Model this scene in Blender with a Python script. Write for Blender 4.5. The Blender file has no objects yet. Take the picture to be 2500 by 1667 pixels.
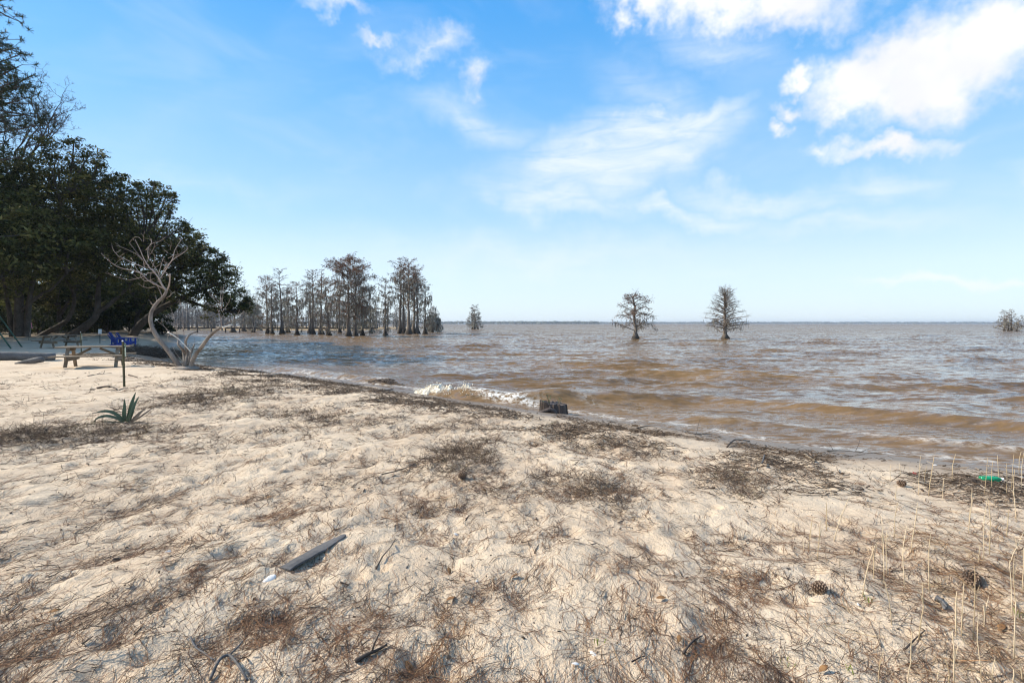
import bpy, math, random
import numpy as np
from mathutils import Vector, Matrix, Euler

# ------------------------------------------------------------------ scene, camera, sky, sun, exposure
sc = bpy.context.scene
COL = sc.collection
R = math.radians
CAMZ = 1.4            # eye height above the flat of the beach
FPX = 1250.0          # focal length in photo pixels (18 mm on a 36 mm frame)
WATER = -0.4          # lake level

cam_d = bpy.data.cameras.new('camera')
cam_d.lens = 18.0; cam_d.sensor_width = 36.0
cam_d.shift_y = -43.5 / 2500.0
cam_d.clip_start = 0.05; cam_d.clip_end = 12000
cam = bpy.data.objects.new('camera', cam_d); COL.objects.link(cam)
cam.location = (0, 0, CAMZ); cam.rotation_euler = (R(90), 0, 0)
sc.camera = cam

SUN_EL, SUN_FWD = R(38), R(6)          # sun to the left, a touch ahead of the camera
SUNV = Vector((-math.cos(SUN_EL) * math.cos(SUN_FWD), math.cos(SUN_EL) * math.sin(SUN_FWD), math.sin(SUN_EL)))
sun_d = bpy.data.lights.new('sun', 'SUN')
sun_d.energy = 4.6; sun_d.angle = R(0.53); sun_d.color = (1.0, 0.91, 0.76)
sun = bpy.data.objects.new('sun', sun_d); COL.objects.link(sun)
sun.rotation_euler = SUNV.to_track_quat('Z', 'Y').to_euler()
sun.location = SUNV * 100

vs = sc.view_settings
vs.view_transform = 'Standard'; vs.look = 'None'; vs.gamma = 1.0; vs.use_curve_mapping = False
vs.exposure = 0.67
sc.cycles.max_bounces = 6; sc.cycles.diffuse_bounces = 3; sc.cycles.glossy_bounces = 3
sc.cycles.transmission_bounces = 4; sc.cycles.transparent_max_bounces = 6; sc.cycles.volume_bounces = 0
sc.cycles.caustics_reflective = False; sc.cycles.caustics_refractive = False
sc.cycles.use_denoising = True; sc.cycles.filter_width = 1.15

class NT:
    """small helper to write node graphs"""
    def __init__(s, tree): s.t = tree; s.n = tree.nodes; s.l = tree.links
    def node(s, typ, **kw):
        n = s.n.new(typ)
        for k, v in kw.items(): setattr(n, k, v)
        return n
    def put(s, n, key, v):
        i = n.inputs[key]
        if isinstance(v, bpy.types.NodeSocket): s.l.new(v, i)
        else: i.default_value = v
    def math(s, op, a, b=None, c=None, clamp=False):
        n = s.node('ShaderNodeMath', operation=op, use_clamp=clamp)
        for k, v in enumerate((a, b, c)):
            if v is not None: s.put(n, k, v)
        return n.outputs[0]
    def vmath(s, op, a, b=None):
        n = s.node('ShaderNodeVectorMath', operation=op)
        s.put(n, 0, a)
        if b is not None: s.put(n, 1, b)
        return n.outputs[1] if op in ('LENGTH', 'DOT_PRODUCT') else n.outputs[0]
    def scale(s, a, f):
        n = s.node('ShaderNodeVectorMath', operation='SCALE'); s.put(n, 0, a); n.inputs['Scale'].default_value = f
        return n.outputs[0]
    def noise(s, vec, scale, detail=3, rough=0.55, out='Fac', dist=0.0):
        n = s.node('ShaderNodeTexNoise')
        if vec is not None: s.put(n, 'Vector', vec)
        n.inputs['Scale'].default_value = scale; n.inputs['Detail'].default_value = detail
        n.inputs['Roughness'].default_value = rough; n.inputs['Distortion'].default_value = dist
        return n.outputs[out]
    def rng(s, v, a, b, c=0.0, d=1.0, smooth=True):
        n = s.node('ShaderNodeMapRange'); n.interpolation_type = 'SMOOTHSTEP' if smooth else 'LINEAR'; n.clamp = True
        s.put(n, 'Value', v); s.put(n, 'From Min', a); s.put(n, 'From Max', b); s.put(n, 'To Min', c); s.put(n, 'To Max', d)
        return n.outputs[0]
    def mix(s, f, a, b, blend='MIX'):
        n = s.node('ShaderNodeMix', data_type='RGBA', blend_type=blend)
        s.put(n, 0, f)
        for k, v in ((6, a), (7, b)):
            s.put(n, k, v if isinstance(v, bpy.types.NodeSocket) else (*v, 1.0))
        return n.outputs[2]
    def mapping(s, vec, loc=(0, 0, 0), rot=(0, 0, 0), scale=(1, 1, 1), typ='POINT'):
        n = s.node('ShaderNodeMapping', vector_type=typ)
        s.put(n, 'Vector', vec); n.inputs['Location'].default_value = loc
        n.inputs['Rotation'].default_value = rot; n.inputs['Scale'].default_value = scale
        return n.outputs[0]
    def ramp(s, f, stops):
        n = s.node('ShaderNodeValToRGB'); s.put(n, 0, f)
        e = n.color_ramp.elements
        while len(e) < len(stops): e.new(0.5)
        for k, (p, c) in enumerate(stops): e[k].position = p; e[k].color = (*c, 1)
        return n.outputs[0]

def px_dir(px, py):
    u, v = (px - 1250) / FPX, (790 - py) / FPX
    az = math.atan(u); el = math.atan(v * math.cos(az))
    return az, el

world = bpy.data.worlds.new('World'); sc.world = world; world.use_nodes = True
W = NT(world.node_tree); W.n.clear()
SKY_STRENGTH = 0.10
def build_world():
    out = W.node('ShaderNodeOutputWorld'); bg = W.node('ShaderNodeBackground')
    sky = W.node('ShaderNodeTexSky', sky_type='NISHITA')
    sky.sun_disc = False; sky.sun_elevation = SUN_EL; sky.sun_rotation = R(-90) + SUN_FWD
    sky.altitude = 0; sky.air_density = 1.0; sky.dust_density = 0.6; sky.ozone_density = 2.0
    tc = W.node('ShaderNodeTexCoord'); d = tc.outputs['Generated']
    sep = W.node('ShaderNodeSeparateXYZ'); W.put(sep, 0, d)
    az = W.math('ARCTAN2', sep.outputs[0], sep.outputs[1])
    el = W.math('ARCSINE', sep.outputs[2])
    cmb = W.node('ShaderNodeCombineXYZ'); W.put(cmb, 0, az); W.put(cmb, 1, el)
    P = cmb.outputs[0]
    # ragged outlines: two octaves of warping of the direction
    n1 = W.vmath('SUBTRACT', W.noise(d, 7.0, 2, 0.5, 'Color'), (0.5, 0.5, 0.5))
    n2 = W.vmath('SUBTRACT', W.noise(d, 26.0, 3, 0.6, 'Color'), (0.5, 0.5, 0.5))
    def warp(P, k1, k2):
        return W.vmath('ADD', P, W.vmath('ADD', W.scale(n1, k1), W.scale(n2, k2)))
    Pc = warp(P, 0.16, 0.075)
    def blobs(P, lst):
        cur = None
        for (px, py, a, b, ang, st) in lst:
            az0, el0 = px_dir(px, py)
            ca, sa = math.cos(R(ang)), math.sin(R(ang))
            p1 = px_dir(px + a * ca, py - a * sa); p2 = px_dir(px - b * sa, py - b * ca)
            v1 = (p1[0] - az0, p1[1] - el0); v2 = (p2[0] - az0, p2[1] - el0)
            q = W.mapping(P, (az0, el0, 0), (0, 0, math.atan2(v1[1], v1[0])), (math.hypot(*v1), math.hypot(*v2), 1), 'TEXTURE')
            m = W.math('MULTIPLY', W.math('SUBTRACT', 1.0, W.vmath('LENGTH', q)), st)
            cur = m if cur is None else W.math('MAXIMUM', cur, m)
        return cur
    cum = [(2265, 150, 340, 140, 24, 1.1), (2390, 60, 270, 150, 12, 1.1), (2120, 190, 190, 90, 25, 1.0), (2060, 260, 130, 45, 14, .55),
           (1960, 205, 60, 36, 10, .8), (1650, -15, 250, 108, -6, 1.0), (1900, 0, 280, 98, 2, 1.0), (1560, 25, 90, 62, -45, 1.0), (1760, 40, 110, 60, 0, .7),
           (2185, 362, 190, 42, 10, .8), (1895, 338, 34, 26, 20, .6), (1930, 285, 60, 30, 8, .55), (2040, 360, 60, 26, 10, .4),
           (1050, 118, 80, 46, -5, .30), (1015, 135, 70, 28, 5, .24), (1088, 95, 46, 32, 10, .26), (1165, 205, 42, 30, 20, .36), (820, 25, 70, 26, 12, .34), (925, 82, 42, 15, 5, .3),
           # the same sort of clouds round the rest of the sky
           (2950, -250, 420, 170, 20, 1.0), (350, -420, 300, 110, 5, .8), (1300, -520, 380, 120, -8, .9), (3500, 200, 500, 110, 8, .9), (-700, 150, 300, 70, 5, .6), (-300, -500, 300, 100, 0, .7)]
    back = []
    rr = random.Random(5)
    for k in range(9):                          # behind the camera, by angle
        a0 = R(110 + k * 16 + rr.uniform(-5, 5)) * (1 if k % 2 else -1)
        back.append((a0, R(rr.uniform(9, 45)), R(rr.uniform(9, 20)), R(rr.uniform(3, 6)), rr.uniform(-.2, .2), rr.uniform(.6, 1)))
    for k in range(11):                         # and overhead: unseen clouds added to whiten the blue sky light
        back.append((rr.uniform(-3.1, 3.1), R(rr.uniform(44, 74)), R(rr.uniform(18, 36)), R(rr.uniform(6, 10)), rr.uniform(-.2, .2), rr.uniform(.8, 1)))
    D = blobs(Pc, cum)
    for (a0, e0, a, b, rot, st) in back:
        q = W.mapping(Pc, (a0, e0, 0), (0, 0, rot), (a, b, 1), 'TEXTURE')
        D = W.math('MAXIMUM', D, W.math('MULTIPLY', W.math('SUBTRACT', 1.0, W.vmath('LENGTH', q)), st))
    fb = W.noise(d, 30.0, 5, 0.62)
    dens = W.math('ADD', D, W.math('MULTIPLY', W.math('SUBTRACT', fb, 0.5), 0.60))
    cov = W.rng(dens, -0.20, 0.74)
    # thin high cloud in streaks
    Pw = warp(P, 0.14, 0.05)
    wisp = [(1480, 400, 400, 150, 16, 1.0), (1620, 300, 250, 62, 12, 1.1), (1580, 385, 300, 95, 18, 1.1), (1350, 420, 160, 50, -8, 1.0), (1150, 290, 220, 75, -8, .5), (1350, 500, 260, 60, -8, .75),
            (1850, 490, 330, 45, -3, .6), (1650, 520, 300, 36, -6, .7), (2150, 470, 260, 45, 4, .45), (1600, 230, 220, 90, -20, .35), (1750, 130, 260, 70, -10, .4), (2050, 560, 420, 40, 6, .4), (2350, 690, 380, 22, 2, .9),
            (450, 440, 420, 40, -4, .16), (500, 280, 300, 60, 30, .08), (1300, 620, 700, 60, 0, .35), (2700, 420, 300, 60, 8, .6), (-300, 400, 400, 60, -4, .4), (3600, 500, 500, 60, 4, .6)]
    Dw = blobs(Pw, wisp)
    st = W.noise(W.mapping(P, rot=(0, 0, R(-14)), scale=(5.0, 24.0, 1)), 1.6, 6, 0.62, dist=0.7)
    wcov = W.math('MULTIPLY', W.rng(Dw, -0.15, 0.80), W.rng(st, -0.05, 0.75), clamp=True)
    wcov = W.math('MULTIPLY', wcov, 0.86)
    veil = W.math('MULTIPLY', W.rng(W.noise(W.mapping(P, scale=(3.0, 8.0, 1)), 1.0, 4, 0.6, dist=0.5), 0.45, 0.75), 0.16)
    wcov = W.math('MAXIMUM', wcov, veil)
    # sky colour: the physical sky, graded towards the photograph's clear azure
    skyc = W.mix(1.0, sky.outputs[0], (SKY_STRENGTH,) * 3, 'MULTIPLY')
    skyc = W.mix(1.0, skyc, SKY_TINT, 'MULTIPLY')
    gm = W.node('ShaderNodeHueSaturation'); gm.inputs['Saturation'].default_value = SKY_SAT; gm.inputs['Value'].default_value = 1.0
    W.put(gm, 'Color', skyc); skyc = gm.outputs[0]
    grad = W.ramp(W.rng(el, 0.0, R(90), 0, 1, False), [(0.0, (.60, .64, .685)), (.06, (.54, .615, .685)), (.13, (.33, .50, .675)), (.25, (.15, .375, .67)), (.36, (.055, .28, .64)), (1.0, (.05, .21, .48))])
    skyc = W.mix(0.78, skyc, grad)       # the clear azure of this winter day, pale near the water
    skyc = W.mix(wcov, skyc, (0.61, 0.65, 0.71))
    shade = W.noise(d, 9.0, 3, 0.5)
    cloudc = W.mix(W.rng(shade, 0.35, 0.65), (0.60, 0.61, 0.67), (0.70, 0.70, 0.70))
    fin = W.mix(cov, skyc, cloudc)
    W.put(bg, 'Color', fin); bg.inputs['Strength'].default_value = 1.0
    W.l.new(bg.outputs[0], out.inputs['Surface'])
SKY_TINT = (0.66, 1.10, 1.36)
SKY_SAT = 1.0
build_world()
world.cycles.sampling_method = 'MANUAL'; world.cycles.sample_map_resolution = 256

# ------------------------------------------------------------------ numeric helpers
def perlin(x, y, seed=0):
    x = np.asarray(x, float); y = np.asarray(y, float)
    rs = np.random.RandomState(seed); perm = rs.permutation(256); ang = rs.rand(256) * 2 * np.pi
    gx, gy = np.cos(ang), np.sin(ang)
    xi = np.floor(x).astype(np.int64); yi = np.floor(y).astype(np.int64)
    xf, yf = x - xi, y - yi
    u = xf * xf * xf * (xf * (xf * 6 - 15) + 10); v = yf * yf * yf * (yf * (yf * 6 - 15) + 10)
    def g(ix, iy, fx, fy):
        h = perm[(perm[ix & 255] + iy) & 255]
        return gx[h] * fx + gy[h] * fy
    a = g(xi, yi, xf, yf); b = g(xi + 1, yi, xf - 1, yf); c = g(xi, yi + 1, xf, yf - 1); d = g(xi + 1, yi + 1, xf - 1, yf - 1)
    return (a + u * (b - a) + v * ((c + u * (d - c)) - (a + u * (b - a)))) * 1.4
def sst(x, a, b):
    t = np.clip((np.asarray(x, float) - a) / (b - a), 0, 1); return t * t * (3 - 2 * t)

SHORE = np.array([(400, -330), (60, -42), (25, -8), (12, 2.4), (6.3, 6.3), (4.9, 7.1), (3.7, 7.9), (2.7, 8.9), (0.95, 10.3), (-0.9, 11.9), (-3.6, 14.6),
                  (-7.2, 17.6), (-12.2, 21.2), (-15.5, 23.4), (-18.5, 26.8), (-21.5, 32), (-27, 40), (-34, 50), (-50, 74), (-80, 120), (-150, 215), (-700, 800)], float)
def poly_sd(x, y, pts):
    """signed distance to a polyline, positive on its left (walking along it)"""
    x = np.asarray(x, float); y = np.asarray(y, float)
    best = np.full(x.shape, 1e18); sgn = np.ones(x.shape)
    for k in range(len(pts) - 1):
        ax, ay = pts[k]; bx, by = pts[k + 1]; dx, dy = bx - ax, by - ay; L = dx * dx + dy * dy
        t = np.clip(((x - ax) * dx + (y - ay) * dy) / L, 0, 1)
        qx, qy = ax + t * dx, ay + t * dy
        d2 = (x - qx) ** 2 + (y - qy) ** 2
        cr = dx * (y - ay) - dy * (x - ax)
        m = d2 < best
        best = np.where(m, d2, best); sgn = np.where(m, np.sign(cr), sgn)
    return np.sqrt(best) * sgn
def shore_s(x, y):
    return poly_sd(x, y, SHORE)          # + on land (the camera's side)
_rs = np.random.RandomState(11)
PITS = np.stack([_rs.uniform(-1, 1, 620), 1.3 * (13 / 1.3) ** _rs.rand(620), _rs.uniform(.035, .085, 620), _rs.uniform(.006, .028, 620)], 1)
PITS[:, 0] = PITS[:, 0] * (PITS[:, 1] * 1.05 + 0.6)
def height(x, y, fine=True):
    x = np.asarray(x, float); y = np.asarray(y, float)
    s = shore_s(x, y) + 0.22 * perlin(x * .7, y * .7, 3)
    z = np.interp(s, [-400, -30, -8, -1.5, 0, 1.2, 2.5, 4, 6, 30], [-4, -2.2, -1.2, -.62, -.40, -.20, -.07, -.02, 0, .02])
    z = z + 0.45 * sst(-x, 24, 36) * sst(y, 26, 40)
    land = sst(s, 1.0, 3.0)
    z = z + land * (0.05 * perlin(x * .55, y * .55, 21) + 0.03 * perlin(x * 1.3, y * 1.3, 22))
    if fine:
        r = np.hypot(x, y); f = land * (1 - sst(r, 25, 60))
        lump = 0.021 * perlin(x * 2.3, y * 2.0, 31) + 0.019 * perlin(x * 4.6, y * 4.2, 32) + 0.013 * perlin(x * 9.5, y * 8.7, 33) + 0.007 * perlin(x * 17, y * 16, 34)
        ridge = 0.016 * (0.5 - np.abs(perlin(x * 3.1 + 7, y * 2.2, 35)))
        calm = 1 - 0.55 * np.exp(-(((x - 3.0) / 1.6) ** 2 + ((y - 3.6) / 1.1) ** 2))
        z = z + f * calm * (lump + ridge)
        p = np.zeros(z.shape)
        near = r < 14.5
        if near.any():
            xn, yn = x[near], y[near]; acc = np.zeros(xn.shape)
            order = np.argsort(yn, kind='stable'); ys = yn[order]
            for (px, py, rad, dep) in PITS:
                lo, hi = np.searchsorted(ys, py - 3 * rad), np.searchsorted(ys, py + 3 * rad)
                idx = order[lo:hi]
                if not len(idx): continue
                q = ((xn[idx] - px) ** 2 + (yn[idx] - py) ** 2) / rad ** 2
                acc[idx] += dep * (-np.exp(-q) + .55 * np.exp(-(np.sqrt(q) - 1.5) ** 2 * 3))
            p[near] = acc
        z = z + f * p
    return z
def hz(x, y):
    return float(height(np.array([x]), np.array([y]))[0])
def hits(pts):
    """photo pixels -> points on the beach (marching each line of sight down to the ground)"""
    pts = np.asarray(pts, float)
    u = (pts[:, 0] - 1250) / FPX; v = (pts[:, 1] - 790) / FPX
    d = CAMZ / np.maximum(v, 1e-3)
    for k in range(14):
        z = height(u * d, d)
        d = 0.5 * d + 0.5 * (CAMZ - z) / np.maximum(v, 1e-3)
    return np.stack([u * d, d, height(u * d, d)], 1)
def hit(px, py):
    return Vector(hits([(px, py)])[0])
def at(px, py, d):
    return Vector(((px - 1250) / FPX * d, d, CAMZ - (py - 790) / FPX * d))

# ------------------------------------------------------------------ mesh helpers
def tag(o, label=None, cat=None, group=None, kind=None):
    if label: o['label'] = label
    if cat: o['category'] = cat
    if group: o['group'] = group
    if kind: o['kind'] = kind
    return o
def empty(name, loc=(0, 0, 0), label=None, cat=None, group=None):
    o = bpy.data.objects.new(name, None); COL.objects.link(o); o.location = loc; o.empty_display_size = .2
    return tag(o, label, cat, group)
def link(name, me, mat, parent=None):
    o = bpy.data.objects.new(name, me); COL.objects.link(o)
    if mat and not me.materials: me.materials.append(mat)
    if parent: o.parent = parent
    return o
def mesh_np(name, V, F, mat, parent=None, attr=None, smooth=False):
    V = np.asarray(V, np.float32).reshape(-1, 3); F = np.asarray(F, np.int32); k = F.shape[1]
    me = bpy.data.meshes.new(name)
    me.vertices.add(len(V)); me.vertices.foreach_set('co', V.ravel())
    me.loops.add(F.size); me.loops.foreach_set('vertex_index', F.ravel())
    me.polygons.add(len(F)); me.polygons.foreach_set('loop_start', np.arange(len(F), dtype=np.int32) * k)
    me.update(calc_edges=True)
    if attr:
        for n, a in attr.items():
            at_ = me.attributes.new(n, 'FLOAT', 'POINT'); at_.data.foreach_set('value', np.asarray(a, np.float32).ravel())
    me.polygons.foreach_set('use_smooth', np.full(len(F), smooth, dtype=bool))
    return link(name, me, mat, parent)
def ribbons(P, Wd, rs, up=None):
    """P (N,K,3) centre lines, Wd (N,K) widths -> verts, quads"""
    N, K, _ = P.shape
    d = P[:, -1] - P[:, 0]; d /= np.linalg.norm(d, axis=1, keepdims=True) + 1e-9
    r = rs.normal(size=(N, 3)) if up is None else up + rs.normal(size=(N, 3)) * .35
    sd = np.cross(d, r); sd /= np.linalg.norm(sd, axis=1, keepdims=True) + 1e-9
    V = np.stack([P - sd[:, None] * Wd[..., None] / 2, P + sd[:, None] * Wd[..., None] / 2], 2)
    i = np.arange(N)[:, None] * K * 2 + np.arange(K - 1)[None] * 2
    F = np.stack([i, i + 1, i + 3, i + 2], -1).reshape(-1, 4)
    return V.reshape(-1, 3), F
def prisms(P, Rd, rs, n=3):
    """closed-looking thin sticks: n-sided tubes along P (N,K,3) with radii Rd (N,K)"""
    N, K, _ = P.shape
    d = P[:, -1] - P[:, 0]; d /= np.linalg.norm(d, axis=1, keepdims=True) + 1e-9
    a = np.cross(d, rs.normal(size=(N, 3))); a /= np.linalg.norm(a, axis=1, keepdims=True) + 1e-9
    b = np.cross(d, a)
    th = np.arange(n) * 2 * np.pi / n
    ring = a[:, None, None] * np.cos(th)[None, None, :, None] + b[:, None, None] * np.sin(th)[None, None, :, None]
    V = P[:, :, None] + ring * Rd[:, :, None, None]
    base = np.arange(N)[:, None, None] * K * n + np.arange(K - 1)[None, :, None] * n
    j = np.arange(n)[None, None]; j2 = (j + 1) % n
    F = np.stack([base + j, base + j2, base + n + j2, base + n + j], -1).reshape(-1, 4)
    return V.reshape(-1, 3), F
def join(parts):
    Vs, Fs, n = [], [], 0
    for V, F in parts:
        Vs.append(V); Fs.append(F + n); n += len(V)
    return np.concatenate(Vs), np.concatenate(Fs)

class MB:
    def __init__(s): s.v = []; s.f = []; s.a = []
    def tube(s, pts, rad, n=6, cap=True, wob=0, rnd=None, t=0.5, flute=None):
        pts = [Vector(p) for p in pts]; K = len(pts)
        if not hasattr(rad, '__len__'): rad = [rad] * K
        b0 = len(s.v); ref = None
        for k, p in enumerate(pts):
            d = (pts[min(k + 1, K - 1)] - pts[max(k - 1, 0)]).normalized()
            if ref is None:
                ref = Vector((0, 1, 0)) if abs(d.y) < .8 else Vector((1, 0, 0))
            ax = (ref - d * ref.dot(d)).normalized(); ref = ax; ay = d.cross(ax)
            for j in range(n):
                th = 2 * math.pi * j / n
                r = rad[k]
                if wob and rnd: r *= 1 + rnd.uniform(-wob, wob)
                if flute: r *= flute(k, th)
                s.v.append(tuple(p + ax * math.cos(th) * r + ay * math.sin(th) * r)); s.a.append(t)
        for k in range(K - 1):
            for j in range(n):
                a, b = b0 + k * n + j, b0 + k * n + (j + 1) % n
                s.f.append((a, b, b + n, a + n))
        if cap:
            s.f.append(tuple(b0 + j for j in range(n))[::-1]); s.f.append(tuple(b0 + (K - 1) * n + j for j in range(n)))
        return s
    def box(s, c, size, rot=(0, 0, 0), t=0.5):
        M = Euler(rot).to_matrix(); c = Vector(c); b0 = len(s.v)
        for x in (-.5, .5):
            for y in (-.5, .5):
                for z in (-.5, .5):
                    s.v.append(tuple(c + M @ Vector((x * size[0], y * size[1], z * size[2])))); s.a.append(t)
        for q in ((0, 1, 3, 2), (4, 6, 7, 5), (0, 4, 5, 1), (2, 3, 7, 6), (0, 2, 6, 4), (1, 5, 7, 3)):
            s.f.append(tuple(b0 + k for k in q))
        return s
    def beam(s, a, b, w, h, up=(0, 0, 1), t=0.5):
        a, b = Vector(a), Vector(b); d = (b - a).normalized(); up = Vector(up)
        sx = d.cross(up).normalized(); sz = sx.cross(d); b0 = len(s.v)
        for p in (a, b):
            for (i, j) in ((-1, -1), (1, -1), (1, 1), (-1, 1)):
                s.v.append(tuple(p + sx * i * w / 2 + sz * j * h / 2)); s.a.append(t)
        for q in ((3, 2, 1, 0), (4, 5, 6, 7), (0, 1, 5, 4), (1, 2, 6, 5), (2, 3, 7, 6), (3, 0, 4, 7)):
            s.f.append(tuple(b0 + k for k in q))
        return s
    def blob(s, c, r, rnd, seg=8, rings=6, amp=.2, t=0.5):
        c = Vector(c); b0 = len(s.v)
        if not hasattr(r, '__len__'): r = (r, r, r)
        for i in range(rings + 1):
            ph = math.pi * i / rings
            for j in range(seg):
                th = 2 * math.pi * j / seg
                k = 1 + rnd.uniform(-amp, amp) * (1 if 0 < i < rings else 0)
                s.v.append((c.x + r[0] * k * math.sin(ph) * math.cos(th), c.y + r[1] * k * math.sin(ph) * math.sin(th), c.z + r[2] * k * math.cos(ph))); s.a.append(t)
        for i in range(rings):
            for j in range(seg):
                a, b = b0 + i * seg + j, b0 + i * seg + (j + 1) % seg
                s.f.append((a, a + seg, b + seg, b))
        return s
    def quad(s, p, t=.5):
        b0 = len(s.v)
        for q in p: s.v.append(tuple(q)); s.a.append(t)
        s.f.append(tuple(range(b0, b0 + len(p)))); return s
    def build(s, name, mat, parent=None, smooth=False, bevel=0):
        me = bpy.data.meshes.new(name); me.from_pydata(s.v, [], s.f); me.update()
        a = me.attributes.new('t', 'FLOAT', 'POINT'); a.data.foreach_set('value', np.array(s.a, np.float32))
        if smooth: me.polygons.foreach_set('use_smooth', np.ones(len(me.polygons), dtype=bool))
        o = link(name, me, mat, parent)
        if bevel:
            m = o.modifiers.new('edge', 'BEVEL'); m.width = bevel; m.segments = 2; m.limit_method = 'ANGLE'
        return o

# ------------------------------------------------------------------ materials
def new_mat(name):
    m = bpy.data.materials.new(name); m.use_nodes = True
    T = NT(m.node_tree); b = T.n['Principled BSDF']
    return m, T, b
def bump(T, b, h, strength=.5, dist=.02):
    n = T.node('ShaderNodeBump'); T.put(n, 'Height', h); n.inputs['Strength'].default_value = strength; n.inputs['Distance'].default_value = dist
    T.l.new(n.outputs[0], b.inputs['Normal']); return n
def obj_vec(T): return T.node('ShaderNodeTexCoord').outputs['Object']
def attr_t(T, name='t'): return T.node('ShaderNodeAttribute', attribute_name=name).outputs['Fac']

def wood_mat(name, c1, c2, scale=(3, 3, 30), rough=.8, bstr=.5, nsc=4, use_t=False):
    m, T, b = new_mat(name)
    v = T.mapping(obj_vec(T), scale=scale)
    n1 = T.noise(v, nsc, 5, .65); n2 = T.noise(obj_vec(T), 2.3, 3, .5)
    f = T.math('MULTIPLY_ADD', n2, .5, T.math('MULTIPLY', n1, .5))
    T.put(b, 'Base Color', T.ramp(f, [(.34, c1), (.66, c2)]))
    b.inputs['Roughness'].default_value = rough; b.inputs['Specular IOR Level'].default_value = .25
    bump(T, b, n1, bstr, .01); return m
def tint_mat(name, stops, rough=.75, trans=0.0, nsc=0, spec=.3):
    """colour picked along a ramp by the per-vertex value t"""
    m, T, b = new_mat(name)
    c = T.ramp(attr_t(T), stops)
    if nsc:
        c = T.mix(T.rng(T.noise(obj_vec(T), nsc, 3, .6), .3, .7, 0, .5), c, (.02, .015, .01))
    T.put(b, 'Base Color', c); b.inputs['Roughness'].default_value = rough; b.inputs['Specular IOR Level'].default_value = spec
    if trans:
        tr = T.node('ShaderNodeBsdfTranslucent'); T.put(tr, 'Color', c)
        mx = T.node('ShaderNodeMixShader'); mx.inputs[0].default_value = trans
        T.l.new(b.outputs[0], mx.inputs[1]); T.l.new(tr.outputs[0], mx.inputs[2])
        T.l.new(mx.outputs[0], T.n['Material Output'].inputs['Surface'])
    return m
def plain_mat(name, col, rough=.5, spec=.4, nsc=20, var=.25, bstr=.1):
    m, T, b = new_mat(name)
    n = T.noise(obj_vec(T), nsc, 4, .6)
    T.put(b, 'Base Color', T.mix(T.rng(n, .3, .7), tuple(c * (1 - var) for c in col), tuple(min(1, c * (1 + var)) for c in col)))
    b.inputs['Roughness'].default_value = rough; b.inputs['Specular IOR Level'].default_value = spec
    bump(T, b, n, bstr, .005); return m

def sand_material():
    m, T, b = new_mat('sand')
    g = T.node('ShaderNodeNewGeometry'); p = g.outputs['Position']
    n1 = T.noise(p, 1.1, 4, .6); n2 = T.noise(p, 14, 4, .65); n3 = T.noise(p, 160, 2, .6)
    f = T.math('ADD', T.math('MULTIPLY', n1, .5), T.math('ADD', T.math('MULTIPLY', n2, .3), T.math('MULTIPLY', n3, .2)))
    dry = T.ramp(f, [(.36, (.45, .335, .235)), (.5, (.60, .472, .34)), (.64, (.68, .556, .415))])
    dark = T.rng(T.noise(p, 260, 1, .5), .66, .72, 0, .55)
    dry = T.mix(dark, dry, (.12, .085, .06))
    wet = T.ramp(n2, [(.3, (.150, .108, .074)), (.7, (.195, .145, .10))])
    w = attr_t(T, 'wet')
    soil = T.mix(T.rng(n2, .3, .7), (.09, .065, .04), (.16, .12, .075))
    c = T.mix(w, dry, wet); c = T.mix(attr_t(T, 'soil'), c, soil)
    T.put(b, 'Base Color', c)
    T.put(b, 'Roughness', T.math('MULTIPLY_ADD', w, -.55, .95)); b.inputs['Specular IOR Level'].default_value = .3
    h = T.math('ADD', T.math('MULTIPLY', n2, .55), T.math('ADD', T.math('MULTIPLY', n3, .34), T.math('MULTIPLY', T.noise(p, 46, 3, .65), .75)))
    nb = bump(T, b, h, .9, .03)
    T.put(nb, 'Strength', T.math('MULTIPLY_ADD', w, -.7, .85)); return m
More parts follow.
